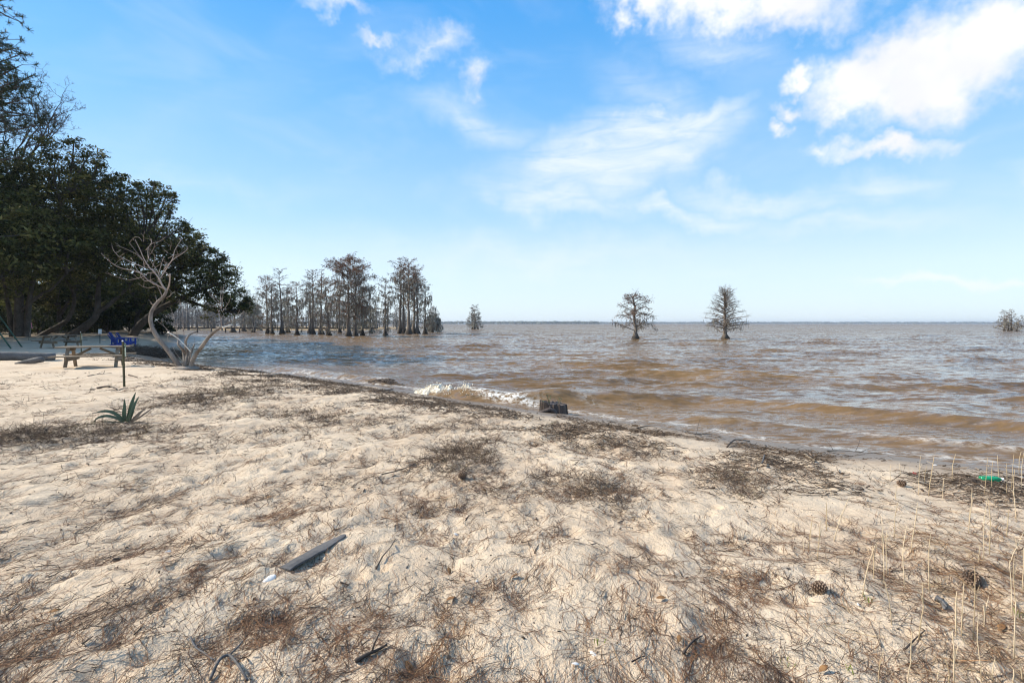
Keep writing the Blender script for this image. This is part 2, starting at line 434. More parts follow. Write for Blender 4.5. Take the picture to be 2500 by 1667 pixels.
def water_material():
    m, T, b = new_mat('muddy_lake_water')
    g = T.node('ShaderNodeNewGeometry'); p = g.outputs['Position']
    n = T.noise(T.mapping(p, scale=(.12, .3, 1)), 1.0, 3, .5)
    c = T.ramp(n, [(.3, (.138, .083, .038)), (.7, (.188, .116, .052))])
    fo = T.rng(T.noise(p, 9, 5, .7), .42, .62); fo = T.math('MULTIPLY', fo, attr_t(T, 'foam'), clamp=True)
    T.put(b, 'Base Color', T.mix(fo, c, (.75, .72, .66)))
    sx = T.node('ShaderNodeSeparateXYZ'); T.put(sx, 0, p)
    open_w = T.rng(sx.outputs[1], 25, 450, 0.0, .16, False)      # the open lake is choppier than the lee of the shore
    T.put(b, 'Roughness', T.math('ADD', T.math('MULTIPLY_ADD', fo, .6, .05), open_w)); b.inputs['IOR'].default_value = 1.33; b.inputs['Specular IOR Level'].default_value = .5
    def tilt(scale, rot, ns, det, kx, ky):       # wind ripples: small facets leaning mostly up and down the wind
        v = T.vmath('SUBTRACT', T.noise(T.mapping(p, rot=(0, 0, rot), scale=scale), ns, det, .6, 'Color', .25), (.5, .5, .5))
        return T.vmath('MULTIPLY', v, (kx, ky, 0))
    t = T.vmath('ADD', tilt((1.7, 5.0, 1), .12, 1.6, 4, 1.2, 2.5), tilt((.40, 1.35, 1), -.1, 1.3, 3, .6, 1.25))
    t = T.vmath('ADD', t, tilt((.07, .26, 1), .05, 1.0, 3, .12, .42))
    sc_n = T.node('ShaderNodeVectorMath', operation='SCALE'); T.put(sc_n, 0, t); T.put(sc_n, 'Scale', T.rng(sx.outputs[1], 12, 120, .9, 2.0, False))
    lee = T.node('ShaderNodeCombineXYZ'); T.put(lee, 1, T.rng(sx.outputs[1], 9, 120, -.04, -.27, False))   # wind blows ashore: steeper fronts face the beach
    T.put(b, 'Normal', T.vmath('NORMALIZE', T.vmath('ADD', T.vmath('ADD', g.outputs['Normal'], lee.outputs[0]), sc_n.outputs[0])))
    return m
M = {}
M['sand'] = sand_material(); M['water'] = water_material()
M['marsh'] = plain_mat('marsh_grass', (.30, .22, .13), .9, .1, .4, .35)
M['far_land'] = plain_mat('far_land', (.07, .08, .05), .9, .1, .01, .2)
M['far_wood'] = tint_mat('far_woods', [(0, (.035, .05, .03)), (1, (.075, .075, .05))], .9)
M['oak_leaf'] = tint_mat('oak_leaves', [(0, (.028, .036, .011)), (.4, (.090, .096, .029)), (.75, (.20, .18, .058)), (1, (.33, .27, .11))], .6, .34, spec=.12)
M['shrub_leaf'] = tint_mat('shrub_leaves', [(0, (.018, .026, .010)), (.7, (.05, .065, .020)), (1, (.13, .14, .035))], .6, .2, spec=.1)
M['pine_needle'] = tint_mat('pine_needles', [(0, (.02, .035, .012)), (1, (.06, .085, .025))], .5, .1)
M['oak_bark'] = wood_mat('oak_bark', (.045, .036, .030), (.13, .11, .09), (3, 3, 1), .9, .9, 5)
M['bare_bark'] = tint_mat('bare_twig_bark', [(0, (.10, .08, .068)), (1, (.20, .165, .14))], .85)
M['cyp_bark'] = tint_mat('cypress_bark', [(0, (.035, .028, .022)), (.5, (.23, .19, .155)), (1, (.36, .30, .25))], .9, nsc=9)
M['cyp_twig'] = tint_mat('cypress_twigs', [(0, (.105, .082, .066)), (.45, (.205, .162, .128)), (.55, (.17, .076, .046)), (.8, (.22, .095, .05)), (1, (.30, .135, .06))], .85)
M['moss'] = tint_mat('hanging_moss', [(0, (.17, .16, .13)), (1, (.31, .295, .245))], .9, .1)
M['grey_wood'] = tint_mat('far_bare_woods', [(0, (.13, .12, .11)), (1, (.26, .24, .22))], .9)
M['dead_wood'] = wood_mat('bleached_dead_wood', (.085, .064, .05), (.35, .295, .245), (11, 11, 2.5), .8, .7, 3)
M['dead_twig'] = tint_mat('dead_twigs', [(0, (.16, .10, .08)), (1, (.40, .33, .28))], .8)
M['pale_wood'] = plain_mat('broken_pale_wood', (.66, .60, .52), .7, .2, 14, .2, .4)
M['drift'] = wood_mat('grey_driftwood', (.055, .052, .05), (.20, .19, .185), (5, 40, 5), .85, .9, 3)
M['drift_dark'] = wood_mat('dark_driftwood', (.04, .03, .024), (.13, .10, .08), (6, 6, 20), .8, .8, 3)
M['table_wood'] = wood_mat('weathered_table_wood', (.13, .098, .066), (.31, .25, .185), (1.5, 14, 14), .8, .5, 4)
M['blue_paint'] = plain_mat('blue_chair_plastic', (.010, .045, .28), .45, .4, 8, .15)
M['green_steel'] = plain_mat('green_steel', (.035, .085, .055), .5, .4, 15, .3)
M['post_steel'] = plain_mat('olive_steel_post', (.085, .080, .042), .6, .3, 18, .3)
M['label'] = plain_mat('pale_label_plate', (.55, .62, .52), .5, .3, 30, .15)
M['label_green'] = plain_mat('green_label_panel', (.02, .11, .06), .5, .3, 30, .2)
M['white'] = plain_mat('white_board', (.78, .78, .76), .5, .3, 12, .08)
M['pink'] = plain_mat('pink_ribbon', (.75, .30, .42), .6, .2, 20, .1)
M['dark_steel'] = plain_mat('dark_steel', (.03, .03, .03), .5, .4, 10, .2)
M['agave'] = tint_mat('agave_leaf', [(0, (.25, .22, .12)), (.3, (.07, .105, .06)), (.7, (.085, .13, .085)), (1, (.17, .21, .11))], .45)
M['agave_dry'] = tint_mat('dry_agave_leaf', [(0, (.16, .12, .09)), (1, (.30, .24, .17))], .8)
M['litter'] = tint_mat('pine_straw', [(0, (.034, .019, .011)), (.3, (.10, .046, .022)), (.6, (.20, .095, .042)), (.85, (.33, .19, .09)), (1, (.48, .36, .21))], .75)
M['weed'] = tint_mat('dry_weed', [(0, (.028, .019, .014)), (.4, (.078, .053, .037)), (.75, (.15, .10, .068)), (.95, (.25, .18, .11)), (1, (.13, .15, .05))], .85)
M['wrack'] = tint_mat('wrack_sticks', [(0, (.035, .026, .02)), (.4, (.10, .068, .045)), (.7, (.20, .15, .11)), (1, (.42, .36, .29))], .8)
M['reed'] = tint_mat('dry_reed', [(0, (.42, .31, .18)), (1, (.66, .53, .36))], .7)
M['cone'] = tint_mat('pine_cone', [(0, (.05, .03, .02)), (.6, (.17, .105, .07)), (1, (.34, .25, .18))], .8)
M['shell'] = plain_mat('shell', (.72, .68, .63), .4, .5, 30, .12)
M['leaf_dry'] = tint_mat('dry_leaf', [(0, (.16, .075, .03)), (1, (.34, .19, .08))], .6, .15)
M['foam'] = plain_mat('white_water', (.80, .73, .60), .5, .5, 26, .22, .8)
M['stump'] = wood_mat('wet_stump_wood', (.012, .009, .008), (.12, .09, .075), (9, 9, .8), .55, 1.0, 3)
M['sprout'] = plain_mat('sprout', (.05, .07, .03), .6, .3, 20, .3)
M['red'] = plain_mat('red_plastic', (.45, .02, .03), .4, .5, 20, .2)
def bottle_mat():
    m, T, b = new_mat('green_bottle_plastic')
    b.inputs['Base Color'].default_value = (.02, .42, .20, 1); b.inputs['Roughness'].default_value = .12
    b.inputs['Transmission Weight'].default_value = .45; b.inputs['IOR'].default_value = 1.33; return m
M['bottle'] = bottle_mat()

# ------------------------------------------------------------------ the ground
def grid_axis(dense0, dense1, step, g1, lim1, g2, lim2):
    """even steps in the middle, growing outwards"""
    mid = list(np.arange(dense0, dense1, step))
    def grow(x, sgn, end):
        out, st = [], step
        while abs(x) < end:
            st *= g1 if abs(x) < lim1 else g2
            x += sgn * st; out.append(x)
        return out
    return np.array(grow(mid[0], -1, lim2)[::-1] + mid + grow(mid[-1], 1, lim2))
def sheet(xs, ys):
    X, Y = np.meshgrid(xs, ys); nx, ny = len(xs), len(ys)
    i = (np.arange(ny - 1)[:, None] * nx + np.arange(nx - 1)[None]).ravel()
    return X, Y, np.stack([i, i + 1, i + nx + 1, i + nx], 1)
def build_ground():
    xs = grid_axis(-5.0, 5.0, .031, 1.032, 60, 1.3, 6500)
    ys = np.concatenate([[-6500, -3000, -1200, -500, -200, -80, -40, -20, -10, -5, -2.5, -1, 0, .6, 1.0, 1.25], grid_axis(-3.2, 3.2, .029, 1.021, 70, 1.3, 6500) + 4.65])
    ys = ys[(ys < 1.3) | (np.arange(len(ys)) >= 16)]; keep = [*ys[:16]]
    tail = ys[16:]; tail = tail[tail > 1.32]; ys = np.array(keep + list(tail))
    X, Y, F = sheet(xs, ys)
    Z = height(X, Y)
    s = shore_s(X, Y)
    hw = Z - WATER
    wet = 1 - sst(hw + .06 * perlin(X * 1.6, Y * 1.6, 8), .14, .33)
    r = np.hypot(X, Y)
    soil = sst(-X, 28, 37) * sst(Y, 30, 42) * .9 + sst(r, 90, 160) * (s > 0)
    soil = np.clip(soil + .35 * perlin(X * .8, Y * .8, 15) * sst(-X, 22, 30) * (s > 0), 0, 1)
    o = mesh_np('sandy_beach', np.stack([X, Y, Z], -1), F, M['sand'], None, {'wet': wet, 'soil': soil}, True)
    tag(o, kind='structure')
build_ground()

# ------------------------------------------------------------------ the lake
CREST1 = np.array([(-2.6, 12.9), (-1.4, 12.15), (0.2, 11.55), (2.4, 11.75), (4.4, 11.75), (5.7, 11.1), (7.6, 9.7), (10.5, 7.6), (15, 3.5)], float)
CREST2 = np.array([(2.6, 10.1), (3.6, 9.4), (4.7, 8.8), (6.0, 7.9), (7.2, 7.1), (9.5, 5.2), (13, 2)], float)
CREST3 = np.array([(-10, 20.6), (-7.5, 18.7), (-5.5, 17.0), (-4.2, 15.9), (-3.0, 14.9)], float)
def crest(x, y, pts, amp, front, back, a0, a1):
    q = poly_sd(x, y, pts)                      # + seaward when the points run from left to right
    # distance along the crest, for tapering its ends
    seg = np.hypot(*np.diff(pts, axis=0).T); cum = np.concatenate([[0], np.cumsum(seg)])
    best = np.full(x.shape, 1e18); al = np.zeros(x.shape)
    for k in range(len(pts) - 1):
        a, b = pts[k], pts[k + 1]; d = b - a
        t = np.clip(((x - a[0]) * d[0] + (y - a[1]) * d[1]) / (d @ d), 0, 1)
        d2 = (x - a[0] - t * d[0]) ** 2 + (y - a[1] - t * d[1]) ** 2
        m = d2 < best; best = np.where(m, d2, best); al = np.where(m, cum[k] + t * seg[k], al)
    taper = sst(al, 0, a0) * (1 - sst(al, cum[-1] - a1, cum[-1]))
    sh = np.where(q > 0, np.exp(-(q / back) ** 2), np.exp(-(q / front) ** 2))
    return amp * taper * sh, al
def build_lake():
    xs = grid_axis(-8, 12, .11, 1.03, 70, 1.3, 6800)
    ys = np.concatenate([[-6800, -2500, -900, -350, -150, -60, -25, -8, -2], grid_axis(-6, 6, .066, 1.02, 160, 1.3, 6800) + 12])
    ys = np.array([v for k, v in enumerate(ys) if k < 9 or v > -1.5])
    X, Y, F = sheet(xs, ys)
    s = -shore_s(X, Y)                           # + offshore
    r = np.hypot(X, Y)
    rs = np.random.RandomState(4)
    Z = np.zeros(X.shape); DX = np.zeros(X.shape); DY = np.zeros(X.shape)
    wx, wy = X + 0.8 * perlin(X * .12, Y * .12, 51), Y + 1.1 * perlin(X * .10, Y * .16, 52)
    for k in range(46):
        lam = 0.6 * (5.0 / 0.6) ** rs.rand(); th = rs.normal(0, R(17)); kx, ky = math.sin(th), -math.cos(th)
        a = 0.0082 * min(lam, 2.2) * rs.uniform(.5, 1.2); w = 2 * np.pi / lam; ph = rs.rand() * 6.28
        fade = 1 - sst(r, 22 * lam, 60 * lam)
        arg = w * (kx * wx + ky * wy) + ph
        Z += a * fade * np.cos(arg); DX -= a * fade * kx * np.sin(arg) * .8; DY -= a * fade * ky * np.sin(arg) * .8
    group = .55 + .9 * sst(perlin(X * .09 + 3, Y * .16, 53), -.5, .7)
    m = sst(s, .2, 4.5) * group
    lag = 1 - .15 * sst(-X, 8, 16) * (1 - sst(Y, 40, 60)); m = m * lag
    Z *= m; DX *= m; DY *= m
    c1, al = crest(X, Y, CREST1, 1.0, .34, .95, 1.6, 5.0)
    c1 *= (.33 - .17 * sst(al, 4.5, 9)) * (.85 + .3 * perlin(al * .9, al * 0, 61))
    c2, _ = crest(X, Y, CREST2, .075, .22, .7, 1.2, 3); c3, _ = crest(X, Y, CREST3, .14, .3, .8, 1.5, 1.2)
    Z = Z * (1 - .7 * np.clip(c1 / .2, 0, 1)) + c1 + c2 * (1 + .5 * perlin(X * .7, Y * .7, 62)) + c3
    Z += .006 * perlin(X * 3, Y * 6, 63) * sst(s, -.1, .5) * (1 - sst(r, 30, 60))
    Z -= .05 * sst(-s, .3, 2.0)
    # foam where the swash runs out and along the little breakers
    n = perlin(X * 2.2, Y * 2.2, 71) * .5 + perlin(X * 5, Y * 5, 72) * .3
    edge = np.exp(-((s - .28 - .25 * perlin(X * .6, Y * .6, 73)) / .14) ** 2) * 1.0
    line = np.exp(-((s - 1.25 - .4 * perlin(X * .35, Y * .35, 74)) / .10) ** 2) * .5 * (X > 1.5)
    f1 = np.clip(c2 / .07, 0, 1) ** 3 * .18 + np.clip(c3 / .14, 0, 1) ** 4 * .6
    brk = np.clip(c1 / .16, 0, 1) * (1 - sst(X, -.5, .5)) * sst(X, -3.2, -2.2) * 1.3
    swirl = np.exp(-(((X + 1.0) / 1.3) ** 2 + ((s - .5) / .45) ** 2)) * .9
    foam = np.clip((edge + line + f1) * (.55 + n) + brk + swirl * (.5 + n), 0, 1) * sst(s, -.15, .05)
    o = mesh_np('lake_water', np.stack([X + DX, Y + DY, WATER + Z], -1), F, M['water'], None, {'foam': foam}, True)
    tag(o, kind='structure')
build_lake()

# ------------------------------------------------------------------ breaking wave
def build_foam():
    rnd = random.Random(3); rs = np.random.RandomState(9)
    seg = np.hypot(*np.diff(CREST1, axis=0).T); cum = np.concatenate([[0], np.cumsum(seg)])
    def along(t):
        return np.stack([np.interp(t, cum, CREST1[:, 0]), np.interp(t, cum, CREST1[:, 1])], -1)
    # tumbling front: a ragged skin from behind the lip down to the toe
    nt, nv = 260, 44; t = np.linspace(.15, 2.85, nt); c = along(t)
    env = np.sin(np.pi * np.clip((t - .15) / 2.7, 0, 1) ** .85) ** .55
    lip = env * (.26 + .13 * sst(perlin(t * 3.1, t * 0, 5), -.5, .6) + .05 * perlin(t * 9, t * 0, 6)); toe = env * (.34 + .12 * perlin(t * 2.2, t * 0, 7))
    v = np.linspace(0, 1, nv)
    off = np.interp(v, [0, .25, .45, 1], [.20, .03, -.04, -1]); hh = np.interp(v, [0, .25, .38, .6, .85, 1], [.25, .95, 1.0, .62, .18, -.06])
    off = np.where(off[None] < 0, off[None] * toe[:, None], off[None] * env[:, None]); T, Vv = np.meshgrid(t, v, indexing='ij')
    nz = .055 * perlin(T * 7, Vv * 5, 8) + .040 * perlin(T * 16, Vv * 11, 9) + .024 * perlin(T * 34, Vv * 24, 10)
    u = np.array([.56, .83]); o2 = off - nz * env[:, None] * .8
    P = np.stack([c[:, 0, None] + u[0] * o2, c[:, 1, None] + u[1] * o2, WATER + lip[:, None] * hh[None] + nz * env[:, None] * .9], -1)
    i = (np.arange(nt - 1)[:, None] * nv + np.arange(nv - 1)[None]).ravel(); F = np.stack([i, i + 1, i + nv + 1, i + nv], 1); Vs = P.reshape(-1, 3)
    # thrown drops
    mb = MB()
    for k in range(700):
        q = rnd.uniform(.3, 2.8); cc = along(np.array(q)); e = float(np.interp(q, t, env)); l = float(np.interp(q, t, lip)); pl = max(0, math.sin(q * 8 + math.sin(q * 19)))
        h = l * rnd.uniform(.5, 1.0) + e * .16 * pl * rnd.random() ** 2; b = -rnd.random() ** 1.5 * .45 * e + .08 * rnd.random(); r = rnd.uniform(.003, .011)
        mb.blob((cc[0] + u[0] * b + rnd.gauss(0, .02), cc[1] + u[1] * b, WATER + h), (r, r, r * rnd.uniform(1, 2.2)), rnd, 5, 3, .3)
    V2, F2 = np.array(mb.v), np.array(mb.f); Vj, Fj = join([(Vs, F), (V2, F2)])
    o = mesh_np('breaking_wave_foam', Vj, Fj, M['foam'], None, None, True)
    tag(o, 'white splashing foam of the wave breaking left of the stump', 'foam', kind='stuff')
build_foam()

# ------------------------------------------------------------------ far shore
def build_far():
    rs = np.random.RandomState(2)
    def land(name, x0, x1, y0, y1, z, mat):
        n = 120; xs = np.linspace(x0, x1, n)
        V, F = [], []
        prof = [(0, WATER - .6), (.04, WATER + z * .4), (.2, WATER + z), (.8, WATER + z), (1, WATER - .6)]
        for x in xs:
            e = math.sin(math.pi * (x - x0) / (x1 - x0)) ** .3 if x0 < x < x1 else .05
            off = 14 * math.sin(x * .013) + 8 * math.sin(x * .041)
            for (f, h) in prof: V.append((x, y0 + off + (y1 - y0) * f, h if h < WATER else WATER + (h - WATER) * e))
        k = len(prof)
        for i in range(n - 1):
            for j in range(k - 1): F.append((i * k + j, (i + 1) * k + j, (i + 1) * k + j + 1, i * k + j + 1))
        tag(mesh_np(name, V, F, mat, None, None, True), kind='structure')
    land('far_shore', -6000, 6400, 3300, 4600, 1.2, M['far_land'])
    land('far_shore', -2600, 420, 2100, 2600, 1.2, M['far_land'])
    land('marsh_bank', -190, -40, 150, 260, .55, M['marsh'])
    def woods(name, n, x0, x1, y0, y1, hmin, hmax, label):
        c = np.stack([np.linspace(x0, x1, n) + rs.normal(0, 4, n), rs.uniform(y0, y1, n)], 1)
        hN = hmin + (hmax - hmin) * np.clip(.5 + .7 * perlin(c[:, 0] * .006, c[:, 1] * 0, 5) + rs.normal(0, .2, n), 0, 1)
        rad = rs.uniform(.9, 1.6, n) * hN * .95
        lev = np.array([(-.05, .9), (.55, 1.0), (.85, .6), (1.0, .08)]); S = 5
        th = np.arange(S) * 2 * np.pi / S
        k = 1 + rs.uniform(-.3, .3, (n, 4, S))
        V = np.empty((n, 4, S, 3))
        V[..., 0] = c[:, None, None, 0] + rad[:, None, None] * lev[None, :, None, 1] * np.cos(th) * k
        V[..., 1] = c[:, None, None, 1] + rad[:, None, None] * lev[None, :, None, 1] * np.sin(th) * k
        V[..., 2] = WATER + hN[:, None, None] * (lev[None, :, None, 0] + rs.uniform(-.05, .05, (n, 4, S)))
        b = np.arange(n)[:, None, None] * 4 * S + np.arange(3)[None, :, None] * S; j = np.arange(S); j2 = (j + 1) % S
        F = np.stack([b + j, b + j2, b + S + j2, b + S + j], -1).reshape(-1, 4)
        o = mesh_np(name, V, F, M['far_wood'], None, {'t': np.repeat(rs.rand(n), 4 * S)}, False)
        tag(o, label, 'woods', kind='stuff')
    woods('far_woods', 2200, -5600, 6000, 3400, 3700, 12, 16, 'thin blue grey tree line along the horizon across the lake')
    woods('far_woods', 600, -2500, 360, 2140, 2300, 10, 14, 'darker wooded point on the far shore behind the lone cypresses')
build_far()
def cottage(px, d, w, label):
    p = at(px, 0, d); root = empty('lake_house', (p.x, d, WATER + .6), label, 'house', 'white houses on the far shore')
    MB().box((0, 0, 2.2), (w, 6, 4.4)).build('wall', M['white'], root)
    r = MB(); r.v = [(-w / 2 - .4, -3.5, 4.35), (w / 2 + .4, -3.5, 4.35), (w / 2 + .4, 3.5, 4.35), (-w / 2 - .4, 3.5, 4.35), (-w / 2 - .4, 0, 6.3), (w / 2 + .4, 0, 6.3)]
    r.a = [.5] * 6; r.f = [(0, 1, 5, 4), (2, 3, 4, 5), (0, 4, 3), (1, 2, 5), (0, 3, 2, 1)]
    r.build('roof', M['dark_steel'], root)
cottage(1119, 2110, 5, 'tiny white lake house on the far shore, first one right of the cypress stand')
cottage(1134, 2112, 7, 'tiny white lake house on the far shore, close left of the lone far cypress clump')
cottage(1211, 2108, 4, 'tiny white lake house on the far shore, right of the lone far cypress clump')

# ------------------------------------------------------------------ bald cypresses standing in the lake
def cypress_parts(H, hw, seed, root, style='cone', start=.14, rust=.2, moss=.3, lean=0.0, nb=36, r0=None, dense=1.15, tw=.027):
    rnd = random.Random(seed); rs = np.random.RandomState(seed)
    r0 = r0 or H * .017 + .05
    # trunk with a fluted, flaring foot
    K = 15; hs = [(k / (K - 1)) ** 1.5 for k in range(K)]
    wob = [rnd.gauss(0, .0035 * H) * (0 if h < .1 else 1) for h in hs]
    ph = rnd.uniform(0, 6.28)
    def tp(h):
        i = np.interp(h, hs, range(K)); a = int(min(i, K - 2)); f = i - a
        w = wob[a] * (1 - f) + wob[a + 1] * f
        return Vector((lean * H * h ** 1.3 + w, w * .5, -.9 + (H + .9) * h))
    rad = [r0 * (1 - .93 * h) * (1 + 1.9 * math.exp(-max(0, h * (H + .9) - .9) / (.055 * H))) for h in hs]
    mb = MB(); mb.tube([tp(h) for h in hs], rad, 12, flute=lambda k, th: 1 + .22 * math.exp(-hs[k] * 9) * math.sin(th * 5 + ph) + .08 * math.sin(th * 3 + ph * 2))
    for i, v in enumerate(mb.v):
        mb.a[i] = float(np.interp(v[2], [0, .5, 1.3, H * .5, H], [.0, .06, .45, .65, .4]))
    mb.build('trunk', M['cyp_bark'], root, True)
    br = MB(); tips = []; segs = []; cols = []
    for k in range(nb):
        h = start + (1 - start) * ((k + rnd.random()) / nb) ** .9 * .985
        rel = (h - start) / (1 - start)
        if style == 'cone': L = hw * (1.02 - rel) ** .75 + .10 * hw
        elif style == 'flat': L = hw * (.75 + .35 * math.sin(rel * 3.0)) * (1 if rel < .9 else .6)
        elif style == 'tall': L = hw * (.45 + .55 * math.sin(min(1, rel * 1.15) * 2.6)) if rel > .25 else hw * .5
        else: L = hw * (1 - .6 * rel)
        L *= rnd.uniform(.6, 1.15)
        az = k * 2.4 + rnd.uniform(-.5, .5); el = R(rnd.uniform(8, 30) + 18 * rel)
        if style == 'tall': el = R(rnd.uniform(20, 50))
        d = Vector((math.cos(az) * math.cos(el), math.sin(az) * math.cos(el), math.sin(el)))
        p = tp(h); pts = [p]; n = 5
        for i in range(n):
            d = (d + Vector((rnd.gauss(0, .12), rnd.gauss(0, .12), rnd.gauss(-.06, .07)))).normalized()
            p = p + d * L / n; pts.append(p)
        rb = max(.012, r0 * .30 * (1 - .6 * rel))
        br.tube(pts, [rb * (1 - .8 * i / n) for i in range(n + 1)], 4, False, t=.45)
        # twigs
        m = max(4, int(11 * dense * (L / hw + .3)))
        for i in range(m):
            f = rnd.uniform(.18, 1.0); a = min(int(f * n), n - 1); q = pts[a].lerp(pts[a + 1], f * n - a)
            bd = (pts[a + 1] - pts[a]).normalized(); sd = bd.cross(Vector((0, 0, 1))).normalized() * rnd.choice((-1, 1))
            td = (bd * rnd.uniform(.5, 1) + sd * rnd.uniform(.3, 1) + Vector((0, 0, rnd.gauss(.12, .3)))).normalized()
            tl = L * rnd.uniform(.16, .38) * (1.25 - f * .6) + .12
            e = q + td * tl; mid = q + td * tl * .5 + Vector((0, 0, rnd.gauss(0, .05) * tl))
            segs.append((q, mid, e)); cols.append(rnd.uniform(.1, .45)); tips.append((e, rel))
            for j in range(int(3 * dense + rnd.random())):
                g = rnd.uniform(.2, 1); s0 = q.lerp(e, g)
                sdv = (td + Vector((rnd.gauss(0, .7), rnd.gauss(0, .7), rnd.gauss(.05, .5)))).normalized() * tl * rnd.uniform(.25, .6)
                segs.append((s0, s0 + sdv * .5 + Vector((0, 0, -.02)), s0 + sdv)); cols.append(rnd.uniform(.05, .45)); tips.append((s0 + sdv, rel))
    P = np.array([[tuple(a) for a in s] for s in segs]); Wd = np.tile(np.array([tw, tw * .8, tw * .45]), (len(P), 1)) * rs.uniform(.7, 1.3, (len(P), 1))
    V1, F1 = ribbons(P, Wd, rs); t1 = np.repeat(np.array(cols), 6)
    parts = [(V1, F1)]; tt = [t1]
    bv = np.array(br.v); bf = np.array([f for f in br.f]); parts.append((bv, bf)); tt.append(np.full(len(bv), .2))
    # rusty sprays and old cones clinging to the ends
    nr = int(len(tips) * rust * 1.7)
    if nr:
        C = []
        for k in range(nr):
            e, rel = rnd.choice(tips)
            if rnd.random() > .25 + .9 * rel: continue
            C.append(tuple(e + Vector((rnd.gauss(0, .12), rnd.gauss(0, .12), rnd.gauss(-.06, .10)))))
        if C:
            C = np.array(C); D = rs.normal(size=C.shape); D[:, 2] = -np.abs(D[:, 2]) - .4; D /= np.linalg.norm(D, axis=1, keepdims=True)
            ln = rs.uniform(.07, .17, len(C))[:, None]
            P2 = np.stack([C, C + D * ln * .5, C + D * ln], 1); W2 = np.tile([.03, .085, .02], (len(C), 1)) * rs.uniform(.7, 1.3, (len(C), 1))
            V2, F2 = ribbons(P2, W2, rs); parts.append((V2, F2)); tt.append(np.repeat(rs.uniform(.5, 1, len(C)), 6))
    V, F = join(parts); mesh_np('crown', V, F, M['cyp_twig'], root, {'t': np.concatenate(tt)})
    if moss:
        lo = [e for e, rel in tips if rel < .65]; n = int(len(lo) * moss * .7)
        if n:
            C = np.array([tuple(rnd.choice(lo)) for _ in range(n)]) + rs.normal(0, .08, (n, 3))
            ln = rs.uniform(.25, .85, n); ln = np.minimum(ln, np.maximum(.1, C[:, 2] - .25))
            dr = np.stack([rs.normal(0, .08, n), rs.normal(0, .08, n), -ln], 1)
            P3 = np.stack([C, C + dr * .5 + rs.normal(0, .03, (n, 3)), C + dr], 1)
            V3, F3 = ribbons(P3, np.tile([.065, .075, .02], (n, 1)) * rs.uniform(.6, 1.4, (n, 1)), rs)
            mesh_np('hanging_moss', V3, F3, M['moss'], root, {'t': np.repeat(rs.rand(n), 6)})['kind'] = 'stuff'
def cypress(bx, by, ty, hwpx, seed, label, **kw):
    d = (CAMZ - WATER) * FPX / (by - 790.0)
    H = (by - ty) * d / FPX
    root = empty('bald_cypress', (((bx - 1250) / FPX) * d, d, WATER), label, 'tree', kw.pop('group', 'cypress stand in the water beyond the inlet'))
    cypress_parts(H, .88 * hwpx * d / FPX, seed, root, **kw)
    return root
